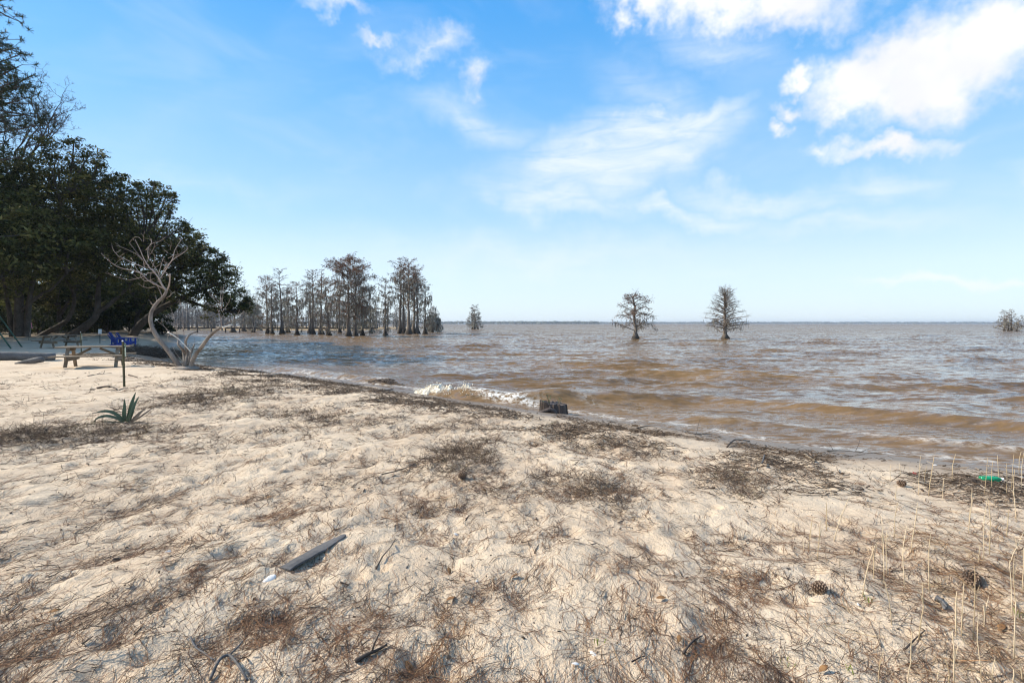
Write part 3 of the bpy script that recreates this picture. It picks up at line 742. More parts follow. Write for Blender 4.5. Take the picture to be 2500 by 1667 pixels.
CY = [
 (596, 809, 682, 34, 'hazy grey cypress half hidden behind the tip of the overhanging oak', dict(style='cone', moss=.8, rust=.05)),
 (618, 811, 716, 26, 'low grey mossy cypress between the oak tip and the first tall pair', dict(style='cone', moss=1.2, rust=.1)),
 (654, 815, 676, 40, 'rusty cypress of the first tall pair right of the oak, left trunk', dict(style='flat', rust=.55, moss=.5, lean=-.04)),
 (664, 815.5, 690, 24, 'slimmer right trunk of the first tall cypress pair right of the oak', dict(style='tall', rust=.15, moss=.4, lean=-.02)),
 (689, 815, 655, 30, 'tall slender cypress leaning left with open airy top, right of the first pair', dict(style='tall', rust=.08, moss=.25, lean=-.06, start=.22)),
 (703, 812, 692, 32, 'short grey cypress just right of the tall slender leaning one', dict(style='cone', rust=.12, moss=.7)),
 (725, 818, 690, 38, 'round topped brown cypress with a dark flared foot, left of the twin trunk', dict(style='flat', rust=.3, moss=.6)),
 (757, 814.5, 672, 26, 'left trunk of the thin grey twin cypress mid stand', dict(style='tall', rust=.05, moss=.25, start=.25)),
 (763, 815.5, 658, 32, 'taller right trunk of the thin grey twin cypress mid stand', dict(style='tall', rust=.1, moss=.3, start=.25)),
 (784, 816, 655, 34, 'tall thin pointed cypress left of the big rusty crowned tree', dict(style='cone', rust=.15, moss=.35, start=.2)),
 (803, 819, 678, 36, 'cypress leaning left against the big rusty crowned tree', dict(style='flat', rust=.35, moss=.5, lean=-.08)),
 (829, 813, 700, 30, 'grey cypress standing behind the left side of the big rusty crown', dict(style='cone', rust=.1, moss=.8)),
 (850, 822.5, 634, 64, 'largest cypress of the stand, wide rust brown crown and pale trunk', dict(style='flat', rust=.75, moss=.35, start=.3, nb=54, dense=1.5)),
 (868, 822, 656, 48, 'rust brown cypress with a broad dark foot hard against the largest one', dict(style='flat', rust=.7, moss=.4, start=.25, nb=42)),
 (885, 819, 700, 38, 'shorter mossy cypress on the right flank of the big rusty crown', dict(style='cone', rust=.2, moss=1.0)),
 (905, 811, 722, 30, 'small faint grey cypress in the gap between the two clumps', dict(style='cone', rust=.05, moss=.9)),
 (941, 820, 684, 34, 'lone front cypress on the left edge of the right clump', dict(style='tall', rust=.1, moss=.4, start=.2)),
 (977, 815, 645, 34, 'straight tall trunk, first of the close row in the right clump', dict(style='tall', rust=.25, moss=.3, start=.35, nb=40)),
 (986, 815, 642, 30, 'straight tall trunk, second of the close row in the right clump', dict(style='tall', rust=.3, moss=.3, start=.4, nb=40)),
 (998, 816, 637, 38, 'tallest cypress of the right clump with a wide black foot', dict(style='tall', rust=.3, moss=.3, start=.4, nb=44, r0=.3)),
 (1011, 814.5, 650, 30, 'straight trunk just right of the tallest cypress in the right clump', dict(style='tall', rust=.35, moss=.3, start=.35, nb=40)),
 (1019, 816, 660, 30, 'brown topped cypress, second right of the tallest in the right clump', dict(style='tall', rust=.4, moss=.3, start=.3)),
 (1038, 815.5, 682, 38, 'wide armed grey cypress near the right end of the right clump', dict(style='cone', rust=.1, moss=.5, nb=40)),
 (1056, 811, 748, 28, 'low dense dark cypress bush at the right end of the stand', dict(style='cone', rust=.1, moss=1.6, start=.05, nb=46, dense=1.5)),
]
for k, (bx, by, ty, hw, lab, kw) in enumerate(CY): cypress(bx, by, ty, hw, 100 + k, lab, **kw)
G2 = 'small far cypress clump in open water'
cypress(1153, 803, 748, 17, 201, 'left trunk of the small far cypress clump on open water', group=G2, style='cone', rust=.05, moss=.5, tw=.05, start=.1)
cypress(1158, 803.3, 745, 15, 202, 'middle and tallest trunk of the small far cypress clump on open water', group=G2, style='tall', rust=.05, moss=.5, tw=.05)
cypress(1167, 803, 758, 16, 203, 'right trunk of the small far cypress clump on open water', group=G2, style='cone', rust=.05, moss=.4, tw=.05)
G3 = 'bare cypress clump at the right edge'
cypress(2452, 807.5, 757, 24, 211, 'leftmost trunk of the bare cypress clump at the right edge', group=G3, style='cone', rust=.08, moss=.1, tw=.035, start=.08)
cypress(2461, 808, 762, 14, 212, 'pale thin trunk in the middle of the bare clump at the right edge', group=G3, style='cone', rust=.0, moss=.1, tw=.03)
cypress(2469, 808, 755, 24, 213, 'tallest dark trunk of the bare cypress clump at the right edge', group=G3, style='cone', rust=.08, moss=.1, tw=.035, start=.08)
cypress(2479, 808.5, 770, 18, 214, 'trunk leaning out to the right at the edge of the bare clump', group=G3, style='cone', rust=.0, moss=.1, tw=.03, lean=.45)

def lone_cypresses():
    # two single trees on the open lake, their main boughs placed by hand
    d = 56.5
    root = empty('bald_cypress', ((1552 - 1250) / FPX * d, d, WATER), 'lone cypress with drooping low boughs and rusty flat top, left of the two', 'tree', 'lone cypresses on the open lake')
    build_lone(root, d, 1552, 829.5, [(1552, 829), (1551, 812), (1553, 800), (1549, 784), (1548, 765), (1550, 745), (1546, 725), (1545, 713)],
        [((1552, 806), (1535, 800), (1516, 792), (1500, 786), .8), ((1553, 796), (1566, 786), (1585, 787), (1597, 805), .8), ((1553, 796), (1563, 788), (1570, 775), (1590, 770), .2),
         ((1549, 779), (1535, 770), (1520, 763), (1509, 766), .7), ((1548, 770), (1565, 762), (1580, 762), (1596, 768), .4), ((1549, 760), (1535, 748), (1520, 740), (1514, 738), .8),
         ((1549, 757), (1562, 748), (1575, 742), (1582, 750), .7), ((1548, 742), (1560, 735), (1575, 732), (1587, 728), .8), ((1547, 735), (1535, 727), (1525, 722), (1519, 721), .7),
         ((1546, 725), (1555, 720), (1565, 716), (1574, 718), .9), ((1546, 720), (1540, 714), (1536, 712), (1533, 713), .9), ((1549, 765), (1540, 760), (1530, 764), (1515, 768), .5), ((1551, 750), (1560, 758), (1575, 765), (1590, 760), .5)], 301, .55, .5)
    d = 58.5
    root = empty('bald_cypress', ((1771 - 1250) / FPX * d, d, WATER), 'lone bare cone shaped cypress with flared grey foot, right of the two', 'tree', 'lone cypresses on the open lake')
    boughs = [((1771, 812), (1762, 808), (1752, 797), (1738, 793), .0), ((1771, 802), (1785, 800), (1800, 798), (1815, 806), .0), ((1770, 795), (1755, 786), (1742, 782), (1732, 785), .0)]
    for k in range(30):
        y = 800 - k * 3.1; w = 46 * (1 - k / 31) ** .75 + 5; sg = 1 if k % 2 else -1; rise = 8 + 6 * (k / 30)
        boughs.append(((1771, y), (1771 + sg * w * .4, y - rise * .5), (1771 + sg * w * .75, y - rise * .9), (1771 + sg * w, y - rise), .0))
    build_lone(root, d, 1771, 828.5, [(1771, 828), (1770, 815), (1770, 800), (1770, 780), (1769, 760), (1769, 740), (1768, 722), (1766, 706)], boughs, 302, .0, .15, .017)
def build_lone(root, d, bx, by, trunk, boughs, seed, rust, moss, tw=.020):
    rnd = random.Random(seed); rs = np.random.RandomState(seed); o = root.location
    L = lambda p, dy=0: at(p[0], p[1], d + dy) * 1 - o if not dy else at(p[0], p[1], d) - o + Vector((0, dy, 0))
    tr = [L(p) for p in trunk]; tr[0].z = -.9
    tr.insert(1, Vector((tr[0].x, 0, .05))); n = len(tr)
    rad = [.62, .50, .24, .17, .15, .13, .10, .07, .03][:n]
    mb = MB().tube(tr, rad, 14, flute=lambda k, th: 1 + (.25 if k < 2 else .08) * math.sin(th * 5 + seed))
    mb.a = [float(np.interp(v[2], [0, .25, 1.0, 5], [0, .12, .6, .55])) for v in mb.v]; mb.build('trunk', M['cyp_bark'], root, True)
    br = MB(); segs = []; tips = []
    for bi, (a, b, c, e, rf) in enumerate(boughs):
        side = rnd.uniform(-1, 1) * abs(e[0] - a[0]) / FPX * d * .9
        pts = [L(a), L(b, side * .35 + .001), L(c, side * .7 + .001), L(e, side + .001)]
        br.tube(pts, [.06, .045, .032, .014], 5, False, t=.35)
        # each drawn bough has two fellows turned round the trunk
        sets = [(pts, 1.0)]
        for ang in (rnd.uniform(70, 120), rnd.uniform(190, 290)):
            Mx = Matrix.Rotation(R(ang), 3, 'Z'); o0 = pts[0]; k = rnd.uniform(.55, .8)
            p2 = [o0 + Mx @ (p - o0) * k + Vector((0, 0, rnd.uniform(-.1, .25) * i)) for i, p in enumerate(pts)]
            br.tube(p2, [.05, .035, .025, .012], 4, False, t=.35); sets.append((p2, k))
        for (pp, k) in sets:
            for i in range(int(19 * k)):
                f = rnd.uniform(.3, 1.0) * 3; j = min(int(f), 2); q = pp[j].lerp(pp[j + 1], f - j); bd = (pp[j + 1] - pp[j]).normalized()
                td = (bd * .8 + Vector((rnd.gauss(0, .7), rnd.gauss(0, .7), rnd.gauss(.05, .35)))).normalized() * rnd.uniform(.25, .75) * k
                segs.append((q, q + td * .5, q + td)); tips.append((q + td, rf))
                for _ in range(3):
                    g = q + td * rnd.random(); t2 = (td.normalized() + Vector((rnd.gauss(0, .7), rnd.gauss(0, .7), rnd.gauss(0, .5)))).normalized() * rnd.uniform(.12, .4)
                    segs.append((g, g + t2 * .5, g + t2)); tips.append((g + t2, rf))
    P = np.array([[tuple(a) for a in s] for s in segs]); V1, F1 = ribbons(P, np.tile([tw, tw * .8, tw * .5], (len(P), 1)) * rs.uniform(.7, 1.3, (len(P), 1)), rs)
    parts = [(V1, F1), (np.array(br.v), np.array(br.f))]; tt = [np.repeat(rs.uniform(.15, .45, len(P)), 6), np.full(len(br.v), .25)]
    C = [tuple(e + Vector((rnd.gauss(0, .1), rnd.gauss(0, .1), rnd.gauss(-.05, .07)))) for e, rf in tips for _ in range(2) if rnd.random() < rf * rust]
    if C:
        C = np.array(C); D = rs.normal(size=C.shape); D[:, 2] = -np.abs(D[:, 2]) - .4; D /= np.linalg.norm(D, axis=1, keepdims=True)
        ln = rs.uniform(.06, .15, len(C))[:, None]
        V2, F2 = ribbons(np.stack([C, C + D * ln * .5, C + D * ln], 1), np.tile([.03, .075, .02], (len(C), 1)), rs)
        parts.append((V2, F2)); tt.append(np.repeat(rs.uniform(.3, .75, len(C)), 6))
    V, F = join(parts); mesh_np('crown', V, F, M['cyp_twig'], root, {'t': np.concatenate(tt)})
    lo = [e for e, _ in tips if e.z < 2.6]; n = int(len(lo) * moss)
    if n:
        C = np.array([tuple(rnd.choice(lo)) for _ in range(n)]); ln = np.minimum(rs.uniform(.2, .6, n), np.maximum(.05, C[:, 2] - .1)); dr = np.stack([rs.normal(0, .06, n), rs.normal(0, .06, n), -ln], 1)
        V3, F3 = ribbons(np.stack([C, C + dr * .5, C + dr], 1), np.tile([.035, .04, .01], (n, 1)), rs); mesh_np('hanging_moss', V3, F3, M['moss'], root, {'t': np.repeat(rs.rand(n), 6)})['kind'] = 'stuff'
lone_cypresses()
for o in bpy.data.objects:
    if o.get('group') == 'lone cypresses on the open lake': o.scale = (.93, .93, .93)

def cypress_stump(px, py, h, r, label):
    d = (CAMZ - WATER) * FPX / (py - 790.0); rnd = random.Random(int(px))
    mb = MB().tube([(0, 0, -.8), (0, 0, 0), (0.02, 0, h * .3), (.03, 0, h * .7), (.02, 0, h)], [r * 1.25, r, r * .75, r * .5, r * .42], 12, wob=.08, rnd=rnd, flute=lambda k, th: 1 + .18 * math.sin(th * 5))
    mb.a = [float(np.interp(v[2], [0, h], [.05, .5])) for v in mb.v]
    o = mb.build('cypress_stump', M['cyp_bark'], None, True); o.location = ((px - 1250) / FPX * d, d, WATER); tag(o, label, 'stump', 'old stumps in the inlet')
cypress_stump(568, 811.5, 1.0, .75, 'flared old cypress stump in the water beneath the pier rail')
cypress_stump(595, 806, 1.1, .7, 'dark cypress stump beyond the pier near the oak tip')

# grey swamp woods far behind the pier, one mass
def swamp_woods():
    rs = np.random.RandomState(77); rnd = random.Random(77); parts = []; tt = []
    n = 210
    for k in range(n):
        d = rs.uniform(135, 250); px = rs.uniform(395, 1010) if k % 3 else rs.uniform(395, 640)
        x = (px - 1250) / FPX * d; H = rs.uniform(5, 9.5) * (1.15 if px < 600 else 1)
        trunk = np.array([[[x, d, WATER - .3], [x + rs.normal(0, .2), d, WATER + H * .5], [x + rs.normal(0, .4), d, WATER + H]]])
        V, F = prisms(trunk, np.array([[.22, .12, .04]]), rs, 4); parts.append((V, F)); tt.append(np.full(len(V), .1))
        m = 95; h = rs.uniform(.15, 1, m); az = rs.rand(m) * 6.28; L = (1.0 - .65 * h) * H * .30 * rs.uniform(.4, 1, m)
        c0 = np.stack([np.full(m, x), np.full(m, d), WATER + h * H], 1); r0 = rs.uniform(.0, .8, m)[:, None]
        dirv = np.stack([np.cos(az), np.sin(az), rs.normal(.25, .35, m)], 1) * L[:, None]
        P = np.stack([c0 + dirv * r0, c0 + dirv * (r0 + .35) + rs.normal(0, .12, (m, 3)), c0 + dirv * (r0 + .7) + rs.normal(0, .2, (m, 3))], 1)
        V, F = ribbons(P, np.tile([.14, .12, .06], (m, 1)) * rs.uniform(.6, 1.5, (m, 1)), rs); parts.append((V, F)); tt.append(np.repeat(rs.uniform(.1, 1, m), 6))
    V, F = join(parts); o = mesh_np('swamp_woods', V, F, M['grey_wood'], None, {'t': np.concatenate(tt)})
    tag(o, 'mass of pale grey bare swamp trees behind the pier', 'woods', kind='stuff')
swamp_woods()

def pier():
    d0 = 104.0; x0 = (415 - 1250) / FPX * d0; x1 = (920 - 1250) / FPX * 100
    root = empty('wooden_pier', (x0, d0, WATER), 'long low dark wooden pier across the back of the inlet', 'pier')
    L = x1 - x0
    MB().beam((0, 0, .98), (L, -4, .98), 1.3, .14).build('deck', M['drift_dark'], root)
    MB().beam((0, -.6, .84), (L, -4.6, .84), .08, .16).build('side_beam', M['drift_dark'], root)
    for k in range(15):
        f = k / 14.5 + .01; h = 1.05 if k % 4 else 1.75
        MB().tube([(L * f, -4 * f - .72, -1.2), (L * f, -4 * f - .72, h)], .13, 8).build('post', M['drift_dark'], root, True)
pier()

# ------------------------------------------------------------------ the evergreen oaks on the left bank
def leaf_cloud(blobs, per, size, rs, flat=.8, drop=.25):
    """leaves in clumps through the outer part of each ellipsoid; blobs = [(centre, radius)]"""
    C, T = [], []
    for (c, r) in blobs:
        ncl = int(max(8, per * r * r))
        u = rs.normal(size=(ncl, 3)); u /= np.linalg.norm(u, axis=1, keepdims=True)
        rad = rs.rand(ncl) ** .45 * 1.12
        cl = np.array(c)[None] + u * rad[:, None] * r * np.array([1, 1, flat])
        k = 32
        cr = rs.uniform(.18, .44, ncl) * (.6 + .22 * min(r, 3))
        pts = cl[:, None] + rs.normal(size=(ncl, k, 3)) * cr[:, None, None] * np.array([.75, .75, .42])
        C.append(pts.reshape(-1, 3))
        T.append((np.clip(rs.beta(2, 3.2, (ncl, 1)) + rs.normal(0, .13, (ncl, k)), 0, 1)).ravel())
    C = np.concatenate(C); T = np.concatenate(T); n = len(C)
    a = rs.normal(size=(n, 3)); a[:, 2] *= .6; a /= np.linalg.norm(a, axis=1, keepdims=True)
    nr = rs.normal(size=(n, 3)) * .8 + np.array([0, 0, .8]); b = np.cross(nr, a); b /= np.linalg.norm(b, axis=1, keepdims=True)
    sz = rs.uniform(.6, 1.35, (n, 1)) * size * 1.12
    V = np.stack([C - a * sz * .6, C + b * sz * .27, C + a * sz * .6, C - b * sz * .27], 1)
    return V.reshape(-1, 3), np.arange(n * 4).reshape(-1, 4), np.repeat(T, 4)
def limb(mb, pts, r0, r1, rnd, n=8, wob=.06):
    """smooth, slightly crooked tapering limb through the given points"""
    P = [Vector(p) for p in pts]; out = []
    for i in range(len(P) - 1):
        a, b = P[i], P[i + 1]; p0 = P[max(i - 1, 0)]; p3 = P[min(i + 2, len(P) - 1)]
        for k in range(4):
            t = k / 4
            out.append(.5 * ((2 * a) + (b - p0) * t + (2 * p0 - 5 * a + 4 * b - p3) * t * t + (3 * a - p0 - 3 * b + p3) * t ** 3))
    out.append(P[-1]); m = len(out)
    mb.tube(out, [r0 + (r1 - r0) * (i / (m - 1)) ** .8 for i in range(m)], n, True, wob, rnd)
    return out
def oak(d, base_px, stems, blobs, seed, label, per=15, size=.162, group='evergreen oaks on the left bank', name='live_oak', leaf='oak_leaf', r0=.36, twigs=True, depth=1.0, xshift=0):
    rnd = random.Random(seed); rs = np.random.RandomState(seed)
    bx = (base_px - 1250) / FPX * d; bz = hz(bx, d)
    root = empty(name, (bx + xshift, d, bz), label, 'tree', group); o = Vector((bx, d, bz))
    def P(px, py, dd=0): return at(px, py, d) - o + Vector((0, dd, 0))
    tr = MB(); forks = []
    for si, st in enumerate(stems):
        pts = [P(*q) for q in st]
        if st[0][1] > 800: pts[0].z = min(pts[0].z, -.05); pts.insert(0, pts[0] + Vector((0, 0, -.3)))
        r = r0 * (1 if si == 0 else rnd.uniform(.45, .75))
        out = limb(tr, pts, r * (1.25 if st[0][1] > 800 else .8), r * .28, rnd, 9); forks += out[len(out) // 2:]
    tr.build('trunk', M['oak_bark'], root, True)
    bl = []
    for (px, py, rp) in blobs:
        r = rp * d / FPX; c = P(px, py, rnd.uniform(-.7, .7) * r * depth)
        bl.append((tuple(c), r))
        if rp > 55:      # crowns have depth: fellows behind and in front of the drawn outline
            bl.append((tuple(c + Vector((rnd.uniform(-.3, .3) * r, r * 1.1 * depth, rnd.uniform(-.4, .1) * r))), r * .8))
            bl.append((tuple(c + Vector((rnd.uniform(-.3, .3) * r, -r * .8 * depth, rnd.uniform(-.5, 0) * r))), r * .65))
    lm = MB()
    for (c, r) in bl:
        f = min(forks, key=lambda q: (q - Vector(c)).length + rnd.uniform(0, 1.5)); c = Vector(c)
        mid = f.lerp(c, .5) + Vector((rnd.gauss(0, .3), rnd.gauss(0, .3), rnd.uniform(-.5, .3)))
        out = limb(lm, [f, mid, c], .11, .03, rnd, 5)
        if twigs:
            for k in range(7):
                q = c + Vector((rnd.gauss(0, .55), rnd.gauss(0, .55), rnd.gauss(.1, .45))) * r
                s0 = out[rnd.randint(4, len(out) - 1)]
                lm.tube([s0, s0.lerp(q, .5) + Vector((0, 0, rnd.uniform(-.2, .2))), q], [.035, .022, .008], 4, False)
    lm.build('limbs', M['oak_bark'], root, True)
    V, F, T = leaf_cloud(bl, per, size, rs)
    mesh_np('crown', V, F, M[leaf], root, {'t': T})
    return root
oak(38, 48, [[(48, 822), (46, 760), (50, 690), (60, 600), (90, 500)], [(66, 822), (70, 750), (82, 680), (110, 600), (160, 480)], [(52, 760), (80, 735), (105, 715), (126, 706), (170, 660)], [(30, 822), (22, 760), (10, 690), (-10, 620)]],
    [(20, 480, 105), (100, 440, 90), (165, 405, 62), (213, 378, 36), (150, 520, 100), (60, 600, 105), (230, 470, 62), (0, 400, 62), (120, 620, 70), (190, 590, 70), (250, 440, 30), (110, 370, 45), (268, 432, 15), (235, 398, 14), (190, 352, 16)], 1,
    'biggest evergreen oak with several thick grey trunks behind the swing set', per=12)
oak(42, 175, [[(172, 817), (215, 792), (236, 764), (241, 700), (250, 620)], [(100, 817), (140, 797), (168, 776), (182, 725), (160, 680), (150, 640)], [(236, 764), (270, 740), (320, 690), (340, 620)]],
    [(270, 520, 82), (330, 500, 52), (388, 492, 45), (300, 610, 95), (390, 585, 72), (424, 520, 30), (350, 680, 55), (225, 620, 80), (440, 590, 42), (405, 470, 20), (355, 470, 25), (290, 455, 28), (302, 440, 14), (340, 452, 13), (420, 482, 13), (446, 548, 17), (380, 452, 12), (455, 560, 14)], 2,
    'evergreen oak with long leaning trunks above the far picnic table', per=12)
oak(46, 330, [[(322, 818), (350, 785), (390, 755), (440, 728), (500, 705), (545, 690)], [(390, 755), (420, 700), (450, 650)], [(440, 728), (490, 745), (530, 762), (570, 758)]],
    [(450, 635, 56), (498, 640, 50), (532, 688, 54), (572, 735, 42), (512, 735, 50), (455, 690, 56), (545, 720, 46), (490, 680, 48), (520, 652, 46), (562, 705, 40), (586, 745, 30), (430, 640, 50), (470, 620, 44), (545, 652, 20), (425, 705, 40), (590, 752, 22), (480, 600, 26), (555, 762, 22), (475, 735, 26), (472, 578, 13), (508, 602, 15), (540, 632, 13), (562, 668, 13), (603, 733, 11), (606, 752, 10), (522, 615, 10)], 3,
    'evergreen oak leaning far out over the inlet at the bank end', per=11)
oak(34, -70, [[(-70, 830), (-60, 760), (-50, 680), (-40, 560)], [(-60, 760), (-20, 700), (20, 650)]],
    [(-70, 520, 130), (-40, 650, 90), (20, 655, 60), (-110, 400, 110), (-150, 600, 110), (-30, 450, 70)], 4,
    'evergreen oak mostly outside the left edge, low boughs reaching in', per=10)
oak(52, 130, [[(140, 812), (145, 760), (130, 690)], [(145, 770), (180, 720), (200, 680)]], [(100, 660, 80), (180, 680, 75), (50, 700, 70), (140, 730, 50), (230, 730, 50), (120, 540, 80), (200, 540, 62), (160, 470, 50)], 5,
    'dark oak deep in the shade behind the far picnic table', per=6, size=.28)
oak(56, 330, [[(330, 810), (335, 760), (320, 700)], [(335, 770), (370, 720), (390, 690)]], [(285, 700, 70), (340, 720, 58), (395, 690, 50), (300, 750, 42), (380, 745, 34), (300, 585, 70), (365, 590, 52), (320, 540, 45)], 6,
    'dark oak behind the bleached dead tree, above the blue chairs', per=6, size=.28)
# neighbours outside the frame: they shade the far sand and the inlet
SH = 'trees left of the frame that shade the sand'
oak(26, -300, [[(-300, 850), (-290, 760), (-280, 640)]], [(-300, 520, 210), (-180, 610, 110), (-430, 560, 170)], 7, 'oak standing outside the left edge whose shade falls on the log', per=4.5, size=.22, group=SH, twigs=False)
oak(31, -330, [[(-330, 840), (-320, 740), (-310, 600)]], [(-320, 470, 190), (-200, 560, 120), (-450, 520, 170)], 8, 'oak standing outside the left edge beyond the swing set', per=4.5, size=.22, group=SH, twigs=False)
oak(38, -180, [[(-180, 835), (-170, 740), (-160, 600)]], [(-180, 480, 150), (-80, 560, 100), (-290, 520, 140)], 9, 'oak outside the left edge behind the biggest oak', per=5, size=.22, group=SH, twigs=False)

oak(32, -330, [[(-330, 838), (-325, 600), (-320, 350), (-315, 100)]], [(-330, -40, 120), (-300, 110, 130), (-350, 240, 130), (-310, 360, 120)], 10, 'tall dense evergreen outside the left edge whose shade reaches far over the inlet', per=6, size=.24, group=SH, twigs=False)

def shrub(px, py, rpx, d, seed, label, leaf='shrub_leaf'):
    rnd = random.Random(seed); rs = np.random.RandomState(seed)
    x = (px - 1250) / FPX * d; z = hz(x, d); r = rpx * d / FPX
    root = empty('shrub', (x, d, z), label, 'shrub', 'shade shrubs under the oaks')
    st = MB()
    for k in range(6):
        a = rnd.uniform(0, 6.28); e = Vector((math.cos(a) * r * .6, math.sin(a) * r * .6, r * rnd.uniform(.7, 1.4)))
        st.tube([(0, 0, -.1), e * .5 + Vector((0, 0, .2)), e], [.05, .035, .012], 5, False)
    st.build('stems', M['oak_bark'], root, True)
    V, F, T = leaf_cloud([((0, 0, r * .85), r), ((r * .6, 0, r * .6), r * .6), ((-r * .6, .2, r * .6), r * .6)], 12, .16, rs, .85)
    V[:, 2] = np.maximum(V[:, 2], .02)
    mesh_np('crown', V, F, M[leaf], root, {'t': T})
for k, (px, rp, d, lab) in enumerate([(-15, 48, 47, 'dark shrub at the left edge behind the swing set legs'), (95, 34, 44, 'yellow green lit shrub between the two big oak trunks'), (130, 44, 54, 'dark shrub behind the pink ribbon stake'), (200, 46, 56, 'dark shrub behind the far picnic table'),
        (262, 42, 54, 'dark shrub behind the white paper sign'), (318, 44, 57, 'dark shrub behind the blue chairs'), (372, 38, 60, 'dark shrub behind the trunk of the bleached dead tree'), (398, 22, 60, 'small dark shrub at the end of the shaded bank'), (30, 46, 56, 'dark shrub behind the biggest oak trunk')]):
    shrub(px, 0, rp, d, 400 + k, lab)

def understory():
    rs = np.random.RandomState(55); bl = []
    for k in range(150):
        px = rs.uniform(-260, 405); d = rs.uniform(57, 78); x = (px - 1250) / FPX * d; r = rs.uniform(1.2, 2.2); bl.append(((x, d, hz(x, d) + rs.uniform(.3, 6.5)), r))
    V, F, T = leaf_cloud(bl, 3, .54, rs, .8); V[:, 2] = np.maximum(V[:, 2], 0.3)
    tag(mesh_np('wood_undergrowth', V, F, M['oak_leaf'], None, {'t': T * .6}), 'dark dense wood and undergrowth deep behind the oaks', 'woods', kind='stuff')
understory()
def left_woods():
    rs = np.random.RandomState(56); bl = []
    for k in range(120):
        y = rs.uniform(6, 62); x = -max(y * 1.22, 36) - rs.uniform(2, 40) - (8 if y < 20 else 0); bl.append(((x, y, hz(x, y) + rs.uniform(.5, 6)), rs.uniform(2, 3.4)))
    V, F, T = leaf_cloud(bl, 1.2, .85, rs, .8); V[:, 2] = np.maximum(V[:, 2], 0.3)
    tag(mesh_np('wood_undergrowth', V, F, M['oak_leaf'], None, {'t': T * .6}), 'the same dark wood going on beyond the left edge', 'woods', kind='stuff')
left_woods()

def pine():
    d = 30.0; rnd = random.Random(12); rs = np.random.RandomState(12)
    x = (-70 - 1250) / FPX * d; z = hz(x, d)
    root = empty('pine_tree', (x, d, z), 'tall pine whose dark needle boughs reach in at the upper left edge', 'tree')
    H = 22.0
    MB().tube([(0, 0, -.3), (.1, 0, H * .3), (.2, .1, H * .6), (.1, .1, H * .85), (.2, .1, H)], [.34, .29, .22, .13, .03], 10).build('trunk', M['oak_bark'], root, True)
    br = MB(); tufts = []
    def bough(p, az, el, L):
        d_ = Vector((math.cos(az) * math.cos(el), math.sin(az) * math.cos(el), math.sin(el))); pts = [p]
        for i in range(5):
            d_ = (d_ + Vector((rnd.gauss(0, .12), rnd.gauss(0, .12), rnd.gauss(.04, .1)))).normalized(); pts.append(pts[-1] + d_ * L / 5)
        br.tube(pts, [.07 - .011 * i for i in range(6)], 5, False)
        for k in range(int(L * 5)):
            f = rnd.uniform(.45, 1) * 5; j = min(int(f), 4); q = pts[j].lerp(pts[j + 1], f - j)
            e = q + Vector((rnd.gauss(0, .35), rnd.gauss(0, .35), rnd.gauss(.15, .25)))
            br.tube([q, e], [.018, .010], 4, False); tufts.append(e)
    for k in range(46):
        h = rnd.uniform(.52, .99) * H; L = 4.0 * (1.1 - (h / H - .5) * 1.2) * rnd.uniform(.5, 1)
        bough(Vector((.15, .1, h)), k * 2.4, R(rnd.uniform(-5, 30)), L)
    for (px, py) in ((20, 110), (28, 150), (60, 190), (85, 205), (60, 235), (80, 225), (20, 250), (30, 275), (35, 360)):
        e = at(px, py, d) - Vector((x, d, z)); p = Vector((.15, .1, e.z - rnd.uniform(.2, .8))); v = e - p
        bough(p, math.atan2(v.y + rnd.uniform(-1.2, 1.2), v.x), math.atan2(v.z, Vector((v.x, v.y)).length), v.length)
    br.build('limbs', M['oak_bark'], root, True)
    C = np.repeat(np.array([tuple(t) for t in tufts]), 24, 0); n = len(C)
    D = rs.normal(size=(n, 3)); D[:, 2] += .5; D /= np.linalg.norm(D, axis=1, keepdims=True); ln = rs.uniform(.16, .30, (n, 1))
    V, F = ribbons(np.stack([C, C + D * ln], 1), np.tile([.024, .014], (n, 1)), rs)
    mesh_np('crown', V, F, M['pine_needle'], root, {'t': np.repeat(rs.rand(n), 4)})
    for k, (px_, py_, rz, sc_, where) in enumerate([(-41, 33, 2.1, 1.08, 'second from the frame'), (-36, 27.5, 4.0, 1.15, 'nearest the camera'), (-45, 41, 1.0, 1.2, 'behind the swing set'), (-52, 47, 5.1, 1.2, 'deep in the wood'), (-40, 37, 3.2, 1.1, 'beside the biggest oak'), (-47, 30, .4, 1.2, 'above the off-frame oaks')]):
        c2 = root.copy(); COL.objects.link(c2); c2.location = (px_, py_, hz(px_, py_)); c2.rotation_euler = (0, 0, rz); c2.scale = (sc_,) * 3
        c2['label'] = f'tall pine outside the left edge, {where}, shading the inlet'; c2['group'] = 'tall pines beyond the left edge'
        for ch in list(root.children):
            o = ch.copy(); COL.objects.link(o); o.parent = c2
pine()

